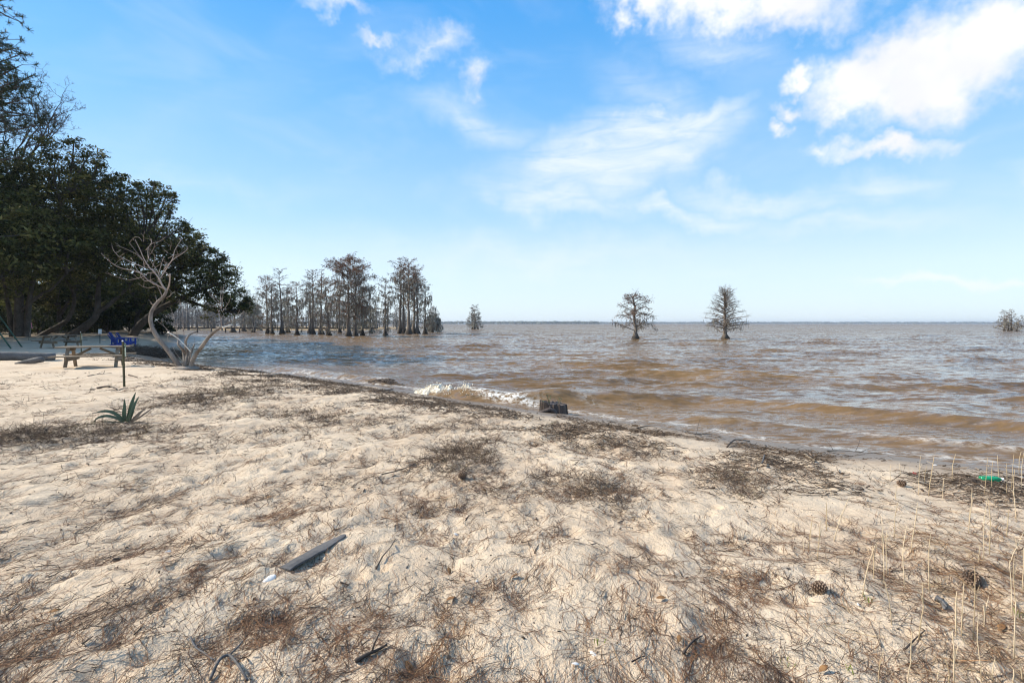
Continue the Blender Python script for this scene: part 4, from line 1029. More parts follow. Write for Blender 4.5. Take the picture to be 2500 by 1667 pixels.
def bare_tree():
    d = 41.0; rnd = random.Random(21)
    x = (-20 - 1250) / FPX * d; z = hz(x, d); o = Vector((x, d, z))
    root = empty('bare_tree', (x, d, z), 'leafless tree with spreading dark twigs above the oaks at upper left', 'tree')
    L = lambda px, py, dy=0: at(px, py, d) - o + Vector((0, dy, 0))
    tr = MB(); out = limb(tr, [Vector((0, 0, -.3)), L(-15, 600), L(20, 480), L(45, 400)], .26, .13, rnd, 8); tr.build('trunk', M['oak_bark'], root, True)
    br = MB()
    def grow(p, v, r, lev):
        n = 5; pts = [p]; dv = v.normalized(); Ls = v.length
        for i in range(n):
            dv = (dv + Vector((rnd.gauss(0, .16), rnd.gauss(0, .16), rnd.gauss(.03, .14)))).normalized(); pts.append(pts[-1] + dv * Ls / n)
        br.tube(pts, [max(.007, r * (1 - .75 * i / n)) for i in range(n + 1)], 5 if lev < 2 else 3, False, t=rnd.uniform(.1, .5))
        if lev < 4:
            for k in range((6, 6, 5, 4)[lev]):
                f = rnd.uniform(.3, 1.0) * n; j = min(int(f), n - 1); q = pts[j].lerp(pts[j + 1], f - j); b = (pts[j + 1] - pts[j]).normalized()
                w = (b * .9 + Vector((rnd.gauss(0, .6), rnd.gauss(0, .6), rnd.gauss(.1, .5)))).normalized()
                grow(q, w * Ls * rnd.uniform(.3, .55), r * .45, lev + 1)
    for a, e in (((45, 400), (110, 290)), ((45, 400), (180, 300)), ((40, 420), (130, 330)), ((30, 430), (60, 280)), ((20, 470), (-20, 300)), ((60, 420), (190, 355)), ((25, 460), (20, 330))):
        p = L(*a); grow(p, L(e[0], e[1], rnd.uniform(-1.2, 1.2)) - p, .085, 0)
    br.build('crown', M['bare_bark'], root)
bare_tree()

# ------------------------------------------------------------------ the bleached dead tree on the beach
def dead_tree():
    d = 15.9; rnd = random.Random(31)
    o = hit(455, 901); d = o.y
    root = empty('dead_tree', o, 'bleached dead tree with a curved main trunk and a slanting broken one', 'tree')
    k0 = d / FPX
    def Z(zx, zy, dy=0):                       # photo position -> tree space
        px, py = 260 + zx / 4.125, 540 + zy / 4.125
        return at(px, py, d) - Vector(o) + Vector((0, dy, 0))
    mb = MB()
    limb(mb, [Z(755, 1500, .05), Z(735, 1465, .03), Z(680, 1385), Z(610, 1290), Z(550, 1205, -.05), Z(505, 1120, -.1), Z(475, 1050, -.1), Z(462, 1000, -.08), Z(460, 930, -.05), Z(478, 865), Z(520, 800, .05), Z(568, 745, .08), Z(585, 690, .1)], .080, .044, rnd, 12, .06)
    mb.build('trunk', M['dead_wood'], root, True)
    mb = MB(); limb(mb, [Z(868, 1480, -.1), Z(875, 1435, -.1), Z(930, 1335, -.15), Z(1000, 1258, -.2), Z(1060, 1178, -.22), Z(1130, 1112, -.25), Z(1195, 1070, -.25), Z(1235, 1062, -.25)], .074, .038, rnd, 12, .06)
    mb.build('slanting_trunk', M['dead_wood'], root, True)
    mb = MB(); limb(mb, [Z(1215, 1068, -.25), Z(1265, 1055, -.26), Z(1305, 1042, -.27)], .05, .02, rnd, 8, .25); limb(mb, [Z(1255, 1058, -.26), Z(1300, 1068, -.27)], .025, .008, rnd, 6, .2)
    mb.build('broken_end', M['pale_wood'], root, True)
    # short thick stubs in the middle
    for st in ([(800, 1470), (770, 1340), (735, 1240), (690, 1165), (655, 1150)], [(800, 1460), (795, 1330), (805, 1230), (835, 1150), (872, 1112)], [(810, 1460), (825, 1360), (850, 1240)], [(785, 1450), (745, 1330), (725, 1280)]):
        m = MB(); limb(m, [Z(a, b, rnd.uniform(-.1, .25)) for a, b in st], .050, .024, rnd, 8, .08); m.build('stub', M['dead_wood'], root, True)
    base = MB(); base.blob((0.0, 0, -.02), (.42, .3, .13), rnd, 14, 7, .22); base.build('root_collar', M['dead_wood'], root, True)
    m = MB(); limb(m, [Z(690, 1115, -.35), Z(770, 1160, -.36), Z(840, 1220, -.37), Z(925, 1310, -.38)], .020, .012, rnd, 6, .1); m.build('snapped_stick', M['pale_wood'], root, True)
    B = [  # (points, r0, r1): the crown, twig by twig
     ([(585, 700), (545, 640), (520, 570), (480, 510), (440, 460), (400, 380), (372, 290), (335, 195)], .052, .012), ([(585, 700), (620, 650), (645, 600), (668, 535)], .045, .030),
     ([(560, 680), (500, 645), (420, 600), (350, 530), (280, 500), (185, 480), (110, 440), (60, 390), (15, 335)], .036, .010), ([(540, 770), (525, 720), (490, 650), (470, 620)], .022, .014),
     ([(520, 570), (560, 480), (600, 370), (600, 270), (628, 170)], .028, .009), ([(560, 480), (640, 385), (740, 310), (772, 262)], .020, .008), ([(600, 370), (660, 350), (745, 330)], .014, .006),
     ([(480, 510), (400, 465), (355, 455), (335, 385), (270, 310), (190, 210)], .024, .009), ([(360, 465), (250, 420), (150, 372), (90, 345), (40, 290)], .018, .008), ([(150, 372), (115, 390), (80, 440)], .010, .005),
     ([(470, 515), (410, 520), (370, 555), (310, 580), (250, 592), (170, 575), (110, 550), (60, 530)], .018, .006), ([(470, 660), (400, 668), (350, 655), (320, 625)], .016, .007), ([(460, 640), (400, 600), (350, 600), (290, 560), (270, 535)], .016, .007),
     ([(580, 770), (640, 752), (672, 715)], .014, .006), ([(600, 765), (625, 720), (620, 700)], .010, .005), ([(470, 850), (445, 835), (418, 842)], .022, .010), ([(500, 805), (485, 800)], .02, .012),
     ([(400, 380), (375, 330), (350, 260), (350, 200), (325, 150)], .016, .006), ([(372, 290), (420, 220), (480, 190), (525, 140)], .016, .006), ([(420, 330), (450, 280), (470, 220)], .012, .005), ([(400, 380), (430, 310), (440, 270)], .012, .005),
     ([(440, 460), (470, 400), (490, 340)], .012, .005), ([(500, 540), (520, 470), (540, 400), (555, 350)], .014, .006), ([(540, 520), (590, 450), (610, 390)], .013, .006), ([(335, 385), (290, 330), (200, 280), (130, 250)], .012, .005),
     ([(350, 530), (280, 490), (230, 420), (190, 360)], .014, .006), ([(520, 560), (470, 480), (400, 400), (370, 350)], .016, .006), ([(620, 280), (650, 240), (670, 200)], .010, .005), ([(600, 320), (560, 290), (525, 285)], .012, .005), ([(640, 385), (690, 330), (720, 300), (705, 245)], .010, .005),
     ([(335, 195), (300, 160), (240, 150), (215, 180)], .010, .005), ([(350, 200), (380, 160), (385, 130)], .010, .005), ([(545, 640), (480, 600), (450, 560)], .014, .006), ([(300, 580), (285, 540), (275, 520)], .010, .004), ([(420, 600), (430, 550), (445, 520)], .012, .005),
     # shoots on the slanting trunk
     ([(1205, 1065), (1210, 980), (1200, 890)], .020, .013), ([(1205, 900), (1150, 830), (1055, 745)], .012, .005), ([(1200, 890), (1170, 800), (1140, 770), (1098, 720)], .011, .005), ([(1200, 880), (1190, 770), (1186, 650)], .012, .005), ([(1205, 880), (1222, 800), (1245, 665)], .012, .005),
     ([(1210, 915), (1260, 855), (1300, 800), (1320, 745)], .012, .005), ([(1185, 830), (1175, 740), (1172, 670)], .009, .004), ([(1225, 1050), (1300, 1010), (1370, 960), (1420, 895)], .014, .005), ([(1380, 950), (1420, 925), (1440, 915)], .008, .004), ([(1145, 1095), (1150, 1050), (1130, 1000)], .010, .005), ([(1180, 870), (1120, 860), (1070, 840)], .008, .004),
     # thin sticks rising between the trunks
     ([(690, 1150), (700, 1080), (705, 980)], .010, .006), ([(720, 1200), (690, 1090), (665, 960), (630, 870)], .011, .005), ([(780, 1300), (775, 1050), (780, 900), (765, 785)], .013, .005), ([(790, 1050), (810, 880), (832, 820)], .009, .004), ([(780, 900), (750, 850), (738, 825)], .008, .004),
     ([(660, 1150), (600, 1070), (545, 1000)], .010, .005), ([(650, 1160), (590, 1080), (570, 1045)], .009, .004), ([(800, 1250), (792, 1100), (790, 960)], .010, .005), ([(600, 1200), (595, 1160), (612, 1140)], .008, .005), ([(870, 1240), (890, 1180), (880, 1150)], .008, .004), ([(760, 1420), (690, 1330), (650, 1250)], .010, .005), ([(840, 1440), (850, 1330), (880, 1280)], .010, .005)]
    for (pts, r0, r1) in B:
        big = len(pts) > 4 or r0 > .02
        yy = rnd.uniform(-.5, .5) if big else rnd.uniform(-.3, .3)
        n = len(pts); start_up = 0.1 if pts[0][1] < 780 else (-.25 if pts[0][0] > 1000 else .05)
        P = [Z(a, b, start_up + yy * (i / (n - 1)) ** 1.2) for i, (a, b) in enumerate(pts)]
        m = MB(); out = limb(m, P, r0 * .64, r1 * .62, rnd, 6, .05)
        for q in range(3 if big and r1 < .02 else 1):     # short knobbly twigs
            s0 = out[rnd.randint(len(out) // 3, len(out) - 1)]; v = Vector((rnd.gauss(0, .5), rnd.gauss(0, .5), rnd.uniform(.2, 1))).normalized() * rnd.uniform(.08, .28)
            m.tube([s0, s0 + v * .5 + Vector((rnd.gauss(0, .02), 0, 0)), s0 + v], [r1 * .9, r1 * .7, .003], 4, False)
        m.a = [rnd.uniform(.45, 1)] * len(m.v)
        m.build('branch', M['dead_twig'], root, True)
dead_tree()

# ------------------------------------------------------------------ picnic tables
def picnic_table(loc, rotz, label, L=2.42, H=.66):
    root = empty('picnic_table', loc, label, 'table', 'picnic tables under the oaks'); root.rotation_euler = (0, 0, rotz)
    rnd = random.Random(int(loc[1] * 10))
    for k in range(5):
        MB().box((rnd.uniform(-.01, .01), (k - 2) * .147, H - .02 + rnd.uniform(-.003, .003)), (L, .138, .04)).build('top_plank', M['table_wood'], root, bevel=.004)
    for sg in (-1, 1):
        for k in range(2):
            MB().box((rnd.uniform(-.015, .015), sg * (.60 + k * .145), H * .56), (L + .02, .136, .04)).build('bench_plank', M['table_wood'], root, bevel=.004)
    for x in (-L / 2 + .32, L / 2 - .32):
        for sg in (-1, 1):
            MB().beam((x, sg * .26, H - .06), (x, sg * .60, -.10), .04, .09, (1, 0, 0)).build('leg', M['table_wood'], root)
        MB().beam((x + .042, -.74, H * .56 - .09), (x + .042, .74, H * .56 - .09), .04, .13).build('bench_support', M['table_wood'], root)
        MB().beam((x + .042, -.34, H - .085), (x + .042, .34, H - .085), .04, .09).build('top_support', M['table_wood'], root)
        MB().beam((x + (.05 if x < 0 else .03), 0, H * .56 - .06), (x * .18, 0, H - .07), .04, .07).build('brace', M['table_wood'], root)
p = hit(233, 894); picnic_table((p.x, p.y, p.z), R(27), 'weathered wooden picnic table in the sun behind the green marker post', L=1.92)
p = hit(146, 849); picnic_table((p.x, p.y, p.z), R(74), 'shaded wooden picnic table farther back, under the oaks', L=1.92, H=.74)

# ------------------------------------------------------------------ blue adirondack chairs
def adirondack(loc, rotz, label):
    root = empty('adirondack_chair', loc, label, 'chair', 'blue chairs facing the lake'); root.rotation_euler = (0, 0, rotz); m = M['blue_paint']
    for k in range(5):
        y = (k - 2) * .105; top = .95 - .035 * (k - 2) ** 2
        MB().beam((-.10, y, .24), (-.45, y * 1.12, top), .095, .022, (1, 0, .35)).build('back_slat', m, root, bevel=.003)
    MB().beam((-.235, -.28, .50), (-.235, .28, .50), .03, .07).build('back_rail', m, root)
    for k in range(5):
        MB().box((.46 - k * .115, 0, .36 - k * .028), (.10, .54, .022), (0, R(-13.5), 0)).build('seat_slat', m, root, bevel=.003)
    for sg in (-1, 1):
        MB().beam((.50, sg * .25, .335), (-.42, sg * .25, .06), .03, .12).build('rear_leg', m, root)
        MB().beam((.42, sg * .295, -.04), (.42, sg * .295, .56), .09, .03, (0, 1, 0)).build('front_leg', m, root)
        MB().box((.12, sg * .33, .575), (.80, .14, .025)).build('armrest', m, root, bevel=.004)
        MB().beam((-.19, sg * .295, .12), (-.19, sg * .295, .56), .07, .03, (0, 1, 0)).build('arm_post', m, root)
p = hit(288, 848); adirondack(p, R(64), 'blue slatted chair facing the lake, the nearer of the two')
y2 = p.y + .85; x2 = (306 - 1250) / FPX * y2; adirondack((x2, y2, hz(x2, y2)), R(60), 'blue slatted chair facing the lake, the one behind')

# ------------------------------------------------------------------ posts and signs
def marker_post(px, by, ty, label, rot, plate=True):
    p = hit(px, by); d = p.y; h = (by - ty) * d / FPX
    root = empty('marker_post', p, label, 'post', 'steel marker posts'); root.rotation_euler = (R(1), R(-1), rot); root.scale = (.62, .62, 1)
    m = MB()                                    # a U-channel
    m.box((0, 0, h / 2 - .1), (.046, .008, h + .2)); m.box((-.023, .014, h / 2 - .1), (.007, .034, h + .197)); m.box((.023, .014, h / 2 - .1), (.007, .034, h + .197))
    m.box((-.033, .031, h / 2 - .1), (.018, .006, h + .194)); m.box((.033, .031, h / 2 - .1), (.018, .006, h + .194))
    m.build('channel', M['post_steel'], root)
    if plate:
        pl = MB().box((.05, .05, h - .19), (.075, .006, .30)).build('label_plate', M['label'], root, bevel=.002)
        pn = MB().box((.05, .044, h - .09), (.066, .005, .085)).build('green_panel', M['label_green'], pl)
        g = MB(); g.beam((.035, .0395, h - .12), (.045, .0395, h - .065), .003, .008, (0, 1, 0)); g.beam((.045, .0395, h - .065), (.062, .0395, h - .078), .003, .008, (0, 1, 0)); g.beam((.062, .0395, h - .078), (.048, .0395, h - .095), .003, .007, (0, 1, 0)); g.beam((.048, .0395, h - .095), (.068, .0395, h - .118), .003, .008, (0, 1, 0))
        g.build('white_mark', M['white'], pl)
    MB().blob((0, .012, h + .012), (.03, .028, .02), random.Random(1), 10, 6, .05).build('cap', M['white'], root, True)
marker_post(302, 943, 832, 'olive steel marker post with pale label plate standing alone on the sand', R(-10))
marker_post(198, 866, 811, 'thin green marker post between the two picnic tables', R(-14))
def paper_sign():
    p = hit(244, 839); d = p.y
    root = empty('notice_sign', p, 'small white notice board on a thin dark stake left of the blue chairs', 'sign')
    MB().beam((0, 0, -.15), (0, 0, .75), .03, .03, (0, 1, 0)).build('stake', M['dark_steel'], root)
    MB().box((.02, -.03, .82), (.22, .018, .32)).build('board', M['white'], root, bevel=.004)
paper_sign()
def ribbon_stake():
    p = hit(68, 829); root = empty('flagged_stake', p, 'thin brown stake with a pink ribbon beneath the big oak', 'stake')
    e = Vector((.26, 0, 1.05))
    MB().tube([(0, 0, -.2), e * .5 + Vector((.02, 0, 0)), e], [.02, .018, .014], 6).build('stake', M['dead_wood'], root, True)
    m = MB(); m.v = [tuple(e + Vector(q)) for q in ((-.03, -.02, .12), (.04, -.03, .10), (.06, -.04, -.08), (.10, -.03, -.26), (.02, -.02, -.22), (-.02, -.02, 0))]; m.a = [.5] * 6; m.f = [(0, 1, 2, 5), (5, 2, 3, 4)]
    o = m.build('ribbon', M['pink'], root); sm = o.modifiers.new('thick', 'SOLIDIFY'); sm.thickness = .004
ribbon_stake()

# ------------------------------------------------------------------ swing set
def swing_set():
    a, b = hit(55, 847), hit(28.6, 851); A = Vector(a); B = Vector(b)
    root = empty('swing_set', A, 'green steel swing set frame, its legs slanting in at the left edge', 'swing set'); m = M['green_steel']
    H = 2.35; topA = Vector((-1.75, 0, H)); off = B - A; topB = topA + off
    for (base, top) in ((Vector((0, 0, -.05)), topA), (off + Vector((0, 0, -.05)), topB)):
        MB().tube([base, top], .035, 8).build('leg', m, root, True)
        l2 = Vector((2 * top.x - base.x, base.y, -.05)); MB().tube([l2, top], .035, 8).build('leg', m, root, True)
        q1, q2 = base.lerp(top, .33), l2.lerp(top, .33); MB().tube([q1, q2], .022, 8).build('cross_bar', m, root, True)
    u = (topB - topA).normalized(); MB().tube([topA - u * .15, topB + u * .15], .04, 10).build('top_beam', m, root, True)
    for f in (.33, .67):
        c = topA.lerp(topB, f)
        seat = MB().box(c + Vector((0, 0, -1.85)), (.2, .46, .03), (0, 0, math.atan2(-u.x, u.y))).build('swing_seat', M['dark_steel'], root)
        for sg in (-.21, .21): MB().tube([c + u * sg, c + u * sg + Vector((0, 0, -1.85))], .008, 5).build('chain', M['dark_steel'], seat)
swing_set()

# ------------------------------------------------------------------ logs and driftwood
def driftlog(name, pts, r, label, mat='drift', cat='log', n=12, wob=.08, seed=1, group=None):
    rnd = random.Random(seed); m = MB(); o = Vector(pts[0]); limb(m, [Vector(p) - o for p in pts], r[0], r[1], rnd, n, wob)
    ob = m.build(name, M[mat], None, True); ob.location = o; return tag(ob, label, cat, group)
a, b = hit(-90, 884), hit(134, 880)
driftlog('fallen_log', [(a.x, a.y, a.z + .17), ((a.x * .6 + b.x * .4), a.y * .6 + b.y * .4, a.z + .18), (b.x, b.y, b.z + .13)], (.20, .14), 'long grey fallen log lying in the shade left of the picnic table', 'drift')
def drift_chunk():
    p = hit(83, 888); rnd = random.Random(5); m = MB()
    m.tube([(-.62, -.05, .02), (-.35, 0, .07), (0, .03, .11), (.22, .05, .15), (.30, .05, .10)], [.02, .07, .11, .10, .05], 9, True, .15, rnd)
    o = m.build('driftwood', M['drift'], None, True); o.location = p; tag(o, 'wedge shaped grey driftwood chunk in front of the fallen log', 'driftwood')
drift_chunk()
def plank():
    a, b = hit(693, 1390), hit(842, 1309); v = b - a; L = v.length; u = v.normalized(); sd = u.cross(Vector((0, 0, 1))).normalized(); rnd = random.Random(2)
    root_loc = a; m = MB(); n = 9; sec = []
    for k in range(n + 1):
        f = k / n; w = .036 * (1.0 if f < .75 else 1 - (f - .75) * 2.6) * (1 + rnd.uniform(-.12, .12)); c = u * L * f + sd * rnd.uniform(-.004, .004) + Vector((0, 0, .004 + .006 * f))
        h = .006 * (1 + rnd.uniform(-.3, .3)); sec.append([c - sd * w + Vector((0, 0, -h)), c - sd * w * .92 + Vector((0, 0, h)), c + sd * w * .2 + Vector((0, 0, h * 1.4)), c + sd * w * .95 + Vector((0, 0, h * .7)), c + sd * w + Vector((0, 0, -h))])
    m.v = [tuple(q) for s_ in sec for q in s_]; m.a = [.5] * len(m.v)
    for k in range(n):
        for j in range(5): m.f.append((k * 5 + j, k * 5 + (j + 1) % 5, (k + 1) * 5 + (j + 1) % 5, (k + 1) * 5 + j))
    m.f += [(4, 3, 2, 1, 0), tuple(n * 5 + j for j in range(5))]
    o = m.build('driftwood_plank', M['drift'], None); o.location = root_loc; tag(o, 'flat split grey driftwood board lying diagonally in the foreground sand', 'driftwood')
plank()
def stick(px_pts, r0, r1, label, mat='drift_dark', lift=.01, seed=0, forks=(), arch=0, cat='stick', name='stick'):
    """a stick lying on the sand through the given photo points"""
    rnd = random.Random(seed); P = [Vector(q) for q in hits(px_pts)]; o = P[0].copy(); n = len(P)
    pts = [p - o + Vector((0, 0, lift + (arch * math.sin(math.pi * i / (n - 1)) if arch else 0))) for i, p in enumerate(P)]
    m = MB(); r0, r1 = r0 * .75, r1 * .75; out = limb(m, pts, r0, r1, rnd, 6, .1)
    for (f, v, L) in forks:
        s0 = out[int(f * (len(out) - 1))]; v = Vector(v).normalized() * L; m.tube([s0, s0 + v * .5 + Vector((rnd.gauss(0, .01), rnd.gauss(0, .01), .004)), s0 + v], [r1 * 1.1, r1 * .9, r1 * .4], 5)
    ob = m.build(name, M[mat], None, True); ob.location = o; return tag(ob, label, cat, 'sticks strewn on the sand')
stick([(465, 1560), (478, 1585), (500, 1600), (520, 1615)], .007, .004, 'short dark forked twig near the bottom, left of centre', 'drift', seed=1, forks=((.4, (.5, .6, .1), .08),))
stick([(512, 1667), (535, 1628), (560, 1620), (585, 1645), (605, 1667)], .009, .006, 'bent grey branch arching up at the bottom edge', 'drift', seed=2, arch=.025, forks=((.5, (.3, .7, .3), .07),))
stick([(918, 1392), (935, 1365), (952, 1345), (966, 1318)], .007, .003, 'thin curved dark twig rising right of the grey board', seed=3, arch=.012)
stick([(868, 1618), (895, 1603), (920, 1592), (945, 1578)], .013, .006, 'thick charred looking stick near the bottom centre', seed=4, forks=((.5, (.2, .8, .5), .09),))
stick([(932, 1165), (975, 1155), (1010, 1140), (1046, 1117)], .008, .003, 'long thin branch left of the grey weed clump at mid beach', seed=5, lift=.03, forks=((.3, (.2, 1, .8), .22), (.6, (-.4, 1, .3), .18), (.5, (.9, .2, .2), .16)))
stick([(1775, 1092), (1786, 1086), (1798, 1079), (1830, 1077)], .016, .010, 'dark driftwood branch arched over the dry wrack left of mid shore', seed=6, arch=.035, cat='driftwood')
stick([(2020, 1103), (2055, 1101), (2100, 1105), (2150, 1108)], .010, .004, 'black forked branch at the edge of the water', seed=7, lift=.02, forks=((.2, (-.6, .2, .9), .16), (.2, (-.9, -.2, .05), .2), (.6, (.6, .6, .4), .35), (.7, (.7, .4, .05), .3)), cat='driftwood')
stick([(1680, 1058), (1700, 1062), (1735, 1062), (1762, 1068)], .010, .004, 'thin branched driftwood twig half in the shallows right of the stump', seed=8, lift=.02, forks=((.4, (.5, .8, .7), .35), (.5, (.6, .3, .1), .3)), cat='driftwood')
stick([(1555, 1046), (1580, 1041), (1600, 1043)], .012, .006, 'short reddish brown stick at the waterline right of the stump', seed=9, cat='driftwood')
stick([(237, 947), (255, 946), (270, 946), (286, 952)], .03, .018, 'dark bark slab lying on the sand left of the agave tip', seed=10, lift=.02, cat='driftwood')
stick([(214, 919), (235, 916), (252, 914), (272, 912)], .014, .008, 'crooked dark stick in front of the near picnic table', seed=11, forks=((.4, (.5, .3, .3), .2), (.7, (-.2, .5, .4), .15)), lift=.02)
stick([(314, 917), (322, 919), (336, 922)], .032, .014, 'small dark bark piece right of the marker post', seed=12, lift=.02)
stick([(292, 951), (302, 949), (312, 949)], .016, .008, 'short dark twig at the foot of the marker post', seed=13)
stick([(1965, 1112), (1978, 1122), (1990, 1128)], .022, .016, 'square pale weathered board end in the shoreline wrack', 'table_wood', seed=14, lift=.02, cat='driftwood')
stick([(1860, 1142), (1863, 1135), (1866, 1122)], .014, .008, 'stubby dark upright driftwood stick in the right wrack', 'drift', seed=15, lift=.05, cat='driftwood')
stick([(2285, 1468), (2300, 1478), (2306, 1495)], .022, .010, 'split silver grey driftwood splinter in the straw at lower right', 'drift', seed=16, lift=.02, forks=((.2, (-.3, -.9, .1), .10),), cat='driftwood')
stick([(1940, 1210), (2000, 1212), (2070, 1210), (2120, 1212)], .0035, .002, 'long thin straight twig lying on the smooth sand at right', seed=17)
stick([(2210, 1590), (2228, 1572), (2240, 1560), (2258, 1545)], .006, .003, 'thin grey kinked twig above the lower right straw', seed=18, lift=.012)
stick([(1668, 1600), (1690, 1572), (1712, 1558)], .009, .004, 'bent dark stick among straw near the lower right centre', seed=19, lift=.012)
stick([(830, 1425), (852, 1432)], .007, .004, 'short straight twig below the grey board', seed=20)
stick([(905, 948), (935, 955), (960, 950)], .03, .012, 'dark driftwood stub on the sand behind the weed clumps', seed=21, lift=.02, cat='driftwood')

# ------------------------------------------------------------------ stump at the waterline
def stump():
    p = hit(1352, 1008); p.y = 10.1; p.x = (1350 - 1250) / FPX * p.y; p.z = hz(p.x, p.y); rnd = random.Random(6)
    root = empty('tree_stump', p, 'dark wet hollow tree stump at the waterline with weeds sprouting on top', 'stump')
    n = 40; m = MB(); r = .225
    prof = [(-.35, 1.12), (-.05, 1.08), (.04, 1.02), (.11, 1.0), (.18, .98), (.21, .95)]
    gro = [1 + .05 * math.sin(7 * t * 2 * math.pi / n + 1) + .10 * rnd.choice((-1, 0, 0, 1)) + rnd.uniform(-.03, .03) + .12 * math.cos(2 * (2 * math.pi * t / n) + .6) for t in range(n)]; top = [rnd.uniform(-.025, .012) - .035 * math.cos(2 * math.pi * t / n) - (.05 if 26 < t < 30 else 0) for t in range(n)]
    for i, (z, k) in enumerate(prof):
        for j in range(n):
            th = 2 * math.pi * j / n; rr = r * k * gro[j]; m.v.append((rr * math.cos(th) * 1.05, rr * math.sin(th), z + (top[j] if i >= 4 else 0))); m.a.append(.5)
    for j in range(n):                           # worn hollow top
        th = 2 * math.pi * j / n; m.v.append((r * .55 * math.cos(th), r * .55 * math.sin(th), .18 + rnd.uniform(-.02, .02))); m.a.append(.5)
    L = len(prof)
    for i in range(L):
        for j in range(n): a, b = i * n + j, i * n + (j + 1) % n; m.f.append((a, b, b + n, a + n))
    m.f.append(tuple(L * n + j for j in range(n))); m.build('body', M['stump'], root)
    rt = MB(); limb(rt, [Vector((-.36, -.30, -.03)), Vector((-.24, -.29, .05)), Vector((-.10, -.28, .10)), Vector((.0, -.27, .07)), Vector((.04, -.26, -.05))], .045, .05, rnd, 8, .12); rt.build('arched_root', M['stump'], root, True)
    for (x, y, h, lx) in ((-.08, 0, .22, -.03), (-.07, .03, .15, .02), (.10, .0, .13, .02), (.14, .03, .10, .03), (-.2, .0, .07, -.01), (-.06, -.03, .26, -.10)):
        s_ = MB().tube([(x, y, .15), (x + lx * .5, y, .17 + h * .5), (x + lx, y, .18 + h)], [.004, .003, .002], 5).build('sprout', M['sprout'], root, True)
        lf = MB()
        for k in range(6):
            q = Vector((x + lx * k / 6, y, .18 + h * (k + 1) / 6)); v = Vector((rnd.choice((-1, 1)) * rnd.uniform(.015, .035), rnd.uniform(-.02, .02), rnd.uniform(0, .03))); w = Vector((0, .009, .006))
            lf.quad([q, q + v * .5 + w, q + v, q + v * .5 - w])
        lf.build('leaves', M['sprout'], s_)['kind'] = 'stuff'
stump()
def wet_mound():
    rnd = random.Random(8); d = 15.4; x = (940 - 1250) / FPX * d; m = MB()
    for k in range(220):
        u = rnd.gauss(0, .36); v = rnd.gauss(0, .12); h = .13 * math.exp(-(u / .5) ** 2) + rnd.uniform(-.02, .03); a = rnd.gauss(0, .5); L = rnd.uniform(.04, .18)
        m.tube([(u - math.cos(a) * L, v - math.sin(a) * L, h - .02), (u, v, h + .01), (u + math.cos(a) * L, v + math.sin(a) * L, h - .03)], [.004, .009, .004], 4)
    m.blob((0, 0, -.04), (.75, .28, .15), rnd, 16, 8, .18)
    o = m.build('wet_debris_mound', M['drift_dark'], None, True); o.location = (x, d, WATER - .02); o.rotation_euler = (0, 0, R(-35)); tag(o, 'low dark mound of wet wrack sticks in the shallows left of the breaker', 'debris', kind='stuff')
wet_mound()

